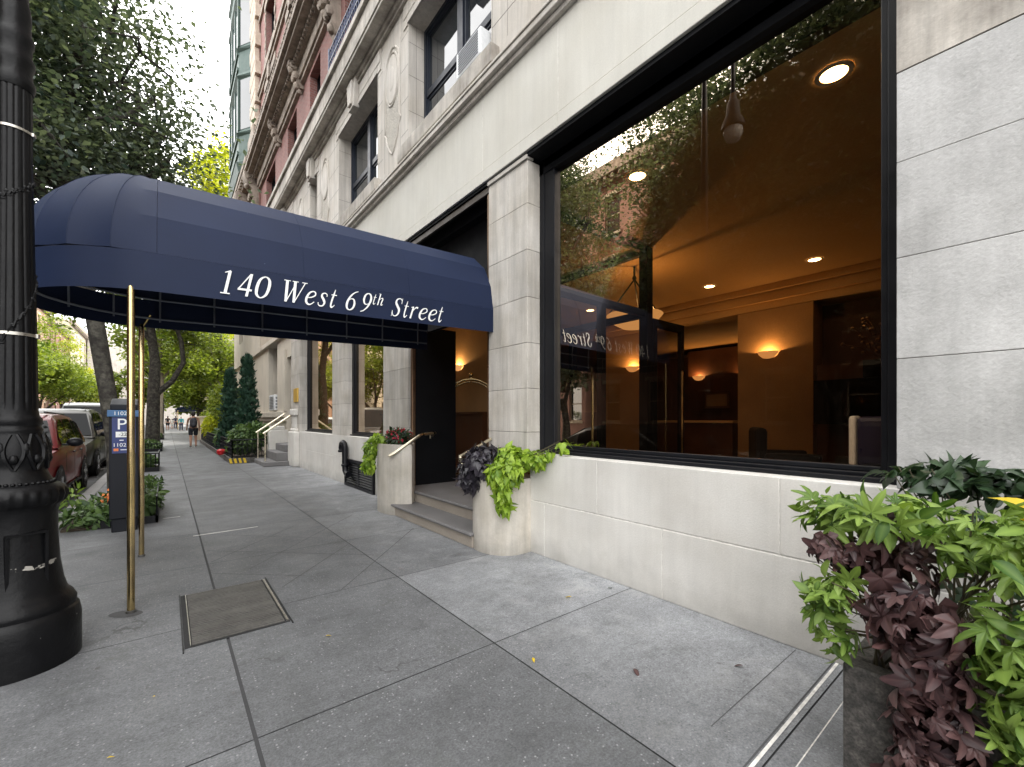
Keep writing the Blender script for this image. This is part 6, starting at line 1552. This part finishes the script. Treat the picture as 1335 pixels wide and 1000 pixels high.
    if pack:
        bk = MB(); bk.sphere((0, -.20 * s, 1.20 * s), (.155 * s, .12 * s, .25 * s), 16); bk.sphere((0, -.29 * s, 1.10 * s), (.11 * s, .06 * s, .12 * s), 12)
        for q in (-1, 1): bk.tube([(q * .10 * s, -.12 * s, 1.40 * s), (q * .105 * s, .02 * s, 1.475 * s), (q * .11 * s, .125 * s, 1.33 * s), (q * .12 * s, .06 * s, 1.08 * s), (q * .12 * s, -.12 * s, 1.02 * s)], .022 * s, 6)
        bk.build('backpack', pack, t, smooth=60)
    if bag:
        bk = MB(); bk.obox((-.27 * s, .2 * s, .60 * s), (.05, 0, 0), (0, .17, 0), (0, 0, .17)); bk.tube([(-.25 * s, .14 * s, .76 * s), (-.25 * s, .2 * s, .87 * s), (-.25 * s, .28 * s, .76 * s)], .01, 5); bk.build('shopping_bag', bag, t, bevel=.02)
    t.location = loc; t.rotation_euler = (0, 0, rz); ORG[t.name] = Vector(loc); return t
person('man in black shorts with dark backpack walking away down the sidewalk', (1.04, 27.4, 0), 0, 1.83, MAT['cloth_grey'], MAT['cloth_dark'], MAT['hairdark'], .16, MAT['cloth_grey'], sleeves=False)
person('grey-haired woman in teal top and dark trousers walking towards us', (1.28, 64, 0), PI, 1.74, MAT['cloth_teal'], MAT['cloth_navy'], MAT['hairgrey'], .14, None, True)
person('man in dark shirt and shorts, leftmost of the far walkers', (.05, 70, 0), .1, 1.8, MAT['cloth_dark'], MAT['cloth_dark'], MAT['hairdark'], .2)
person('man in dark clothes behind the teal woman', (.95, 79, 0), 0, 1.85, MAT['cloth_navy'], MAT['cloth_navy'], MAT['hairdark'], .2, None, True)
person('child in white shirt between the far walkers', (.55, 76, 0), 0, 1.45, MAT['cloth_white'], MAT['cloth_white'], MAT['hairdark'], .2)

# ------------------------------------------------------------------ far right garden walls, far buildings, far awnings
b = MB(); b.box(1.75, 1.95, 33.3, 46, 0, .95); b.box(1.70, 2.0, 33.3, 46, .95, 1.05); b.box(1.6, 2.1, 36.5, 37.0, 0, 1.5); b.box(1.55, 2.15, 36.45, 37.05, 1.5, 1.62)
tag(b.build('garden_wall', MAT['beige'], bevel=.02), 'low beige stone garden wall with gate piers beyond the iron fence', 'wall')
shrub('hedge', 'green leafy hedge behind the low beige garden wall', [(2.7, 36, 1.4, .6, 2.5, .8, 2), (2.7, 41, 1.5, .7, 3, .8, 2)], 3000, 45, .2, 'treelight')
def house(name, label, X, y0, y1, h, depth, mat, side, floors, nwin, group=None, wmat='black', y_end=True):
    """row house facing the street; side=+1: facade looks to +X, -1: to -X"""
    t = thing(name, label, 'building', (X, (y0 + y1) / 2, 0), group)
    ops_ = []; fh = (h - 1.4) / floors
    for f in range(floors):
        for n_ in range(nwin):
            yc = y0 + (y1 - y0) * (n_ + .5) / nwin; ops_.append((yc - .55, yc + .55, .9 + f * fh + .4, .9 + f * fh + .4 + fh * .6))
    b = MB(); openwall(b, X, -side * .25, y0, y1, 0, h, ops_)
    Xb = X - side * depth
    b.quad((X, y0, 0), (Xb, y0, 0), (Xb, y0, h), (X, y0, h)); b.quad((X, y1, 0), (Xb, y1, 0), (Xb, y1, h), (X, y1, h)); b.quad((X, y0, h), (Xb, y0, h), (Xb, y1, h), (X, y1, h)); b.quad((Xb, y0, 0), (Xb, y1, 0), (Xb, y1, h), (Xb, y0, h))
    b.build('wall', mat, t)
    for o_ in ops_:
        f = MB(); Xw = X - side * .18; a_, e_, c_, d_ = o_
        for q in ((a_, a_ + .06, c_, d_), (e_ - .06, e_, c_, d_), (a_, e_, c_, c_ + .06), (a_, e_, d_ - .06, d_), (a_, e_, (c_ + d_) / 2 - .03, (c_ + d_) / 2 + .03)):
            f.box(min(Xw, Xw + side * .05), max(Xw, Xw + side * .05), *q)
        f.box(min(X - side * .02, X + side * .10), max(X - side * .02, X + side * .10), a_ - .12, e_ + .12, c_ - .14, c_ - .004); f.box(min(X - side * .02, X + side * .06), max(X - side * .02, X + side * .06), a_ - .15, e_ + .15, d_ + .004, d_ + .22)
        wo_ = f.build('window', MAT['beige'], t)
        g = MB(); Xg = X - side * .2; g.quad((Xg, a_, c_), (Xg, e_, c_), (Xg, e_, d_), (Xg, a_, d_)); g.build('pane', MAT['winglass'], wo_)
    b = MB(); x0, x1 = sorted((X - side * .1, X + side * .55)); b.box(x0, x1, y0, y1, h - .5, h + .15); x0, x1 = sorted((X - side * .1, X + side * .3)); b.box(x0, x1, y0, y1, h - .85, h - .5)
    y_ = y0 + .2
    x0, x1 = sorted((X + side * .3, X + side * .5))
    while y_ < y1: b.box(x0, x1, y_, y_ + .18, h - .8, h - .5); y_ += .55
    b.build('cornice', MAT['terra'], t)
    return t
MAT['oldterra'] = M('old_brownstone', (.17, .105, .08), .85, .12, 1.0, .05, 30)
MAT['oldpink'] = M('old_pink_stucco', (.30, .17, .14), .85, .12, 1.0, .05, 30)
hm = [MAT['oldterra'], MAT['brickdark'], MAT['oldpink'], MAT['oldterra'], MAT['brick'], MAT['beige'], MAT['pinkwall'], MAT['pinkwall'], MAT['brick'], MAT['beige']]
hl_ = ['brownstone row house across the road mirrored at the right of the big window', 'brown brick row house across the road mirrored in the middle of the big window', 'dusky pink row house across the road, mirrored at the top left of the big window', 'second brownstone across the road, beyond the dusky pink house', 'red brick row house across the road beyond the second brownstone', 'beige row house across the road before the sunlit pink ones', 'sunlit pale pink house beyond the lamp post, nearer of two', 'sunlit pale pink house beyond the cars, further of two', 'far red brick house near the end of the opposite row', 'last beige house of the opposite row']
yy = -5.
for i in range(10):
    wd = [8, 9, 9, 12, 14, 15, 15, 18, 20, 25][i]; hh = [16.5, 16, 16.5, 17, 15, 16, 17, 18, 17, 20][i]
    house('row_house', hl_[i], -14.2, yy, yy + wd, hh, 10, hm[i], 1, 4, 3 if i < 5 else 5, 'row houses across the road'); yy += wd
house('row_house', 'dark brown brick house among trees beyond the garden on the right', 5.5, 47, 58, 9, 8, MAT['brickdark'], -1, 3, 3, 'houses beyond the garden')
house('row_house', 'beige apartment house far down the right side behind trees', 4.5, 74, 100, 16, 8, MAT['beige'], -1, 5, 6, 'houses beyond the garden')
b = MB(); b.box(-14, 12, 135, 140, 0, 22); tag(b.build('end_building', MAT['lime']), 'pale building closing the view at the far end of the street', 'building')
for (y, lb) in ((72, 'small dark awning over the far sidewalk, nearer one'), (84, 'small dark awning over the far sidewalk, further one')):
    aw = thing('shop_awning', lb, 'awning', (2.6, y, 0), 'dark awnings far down the sidewalk')
    b = MB(); b.prism([(1.0, 2.9), (4.4, 3.6), (4.4, 2.7), (1.0, 2.5)], lambda u, v, q: (u, y + (2 if q else 0), v)); b.build('cover', MAT['navy'], aw)
    for q in (0, 2):
        b = MB(); b.tube([(1.1, y + q, 0), (1.1, y + q, 2.6)], .03, 8); b.build('pole', MAT['brass'], aw)
print('objects', len(bpy.data.objects))
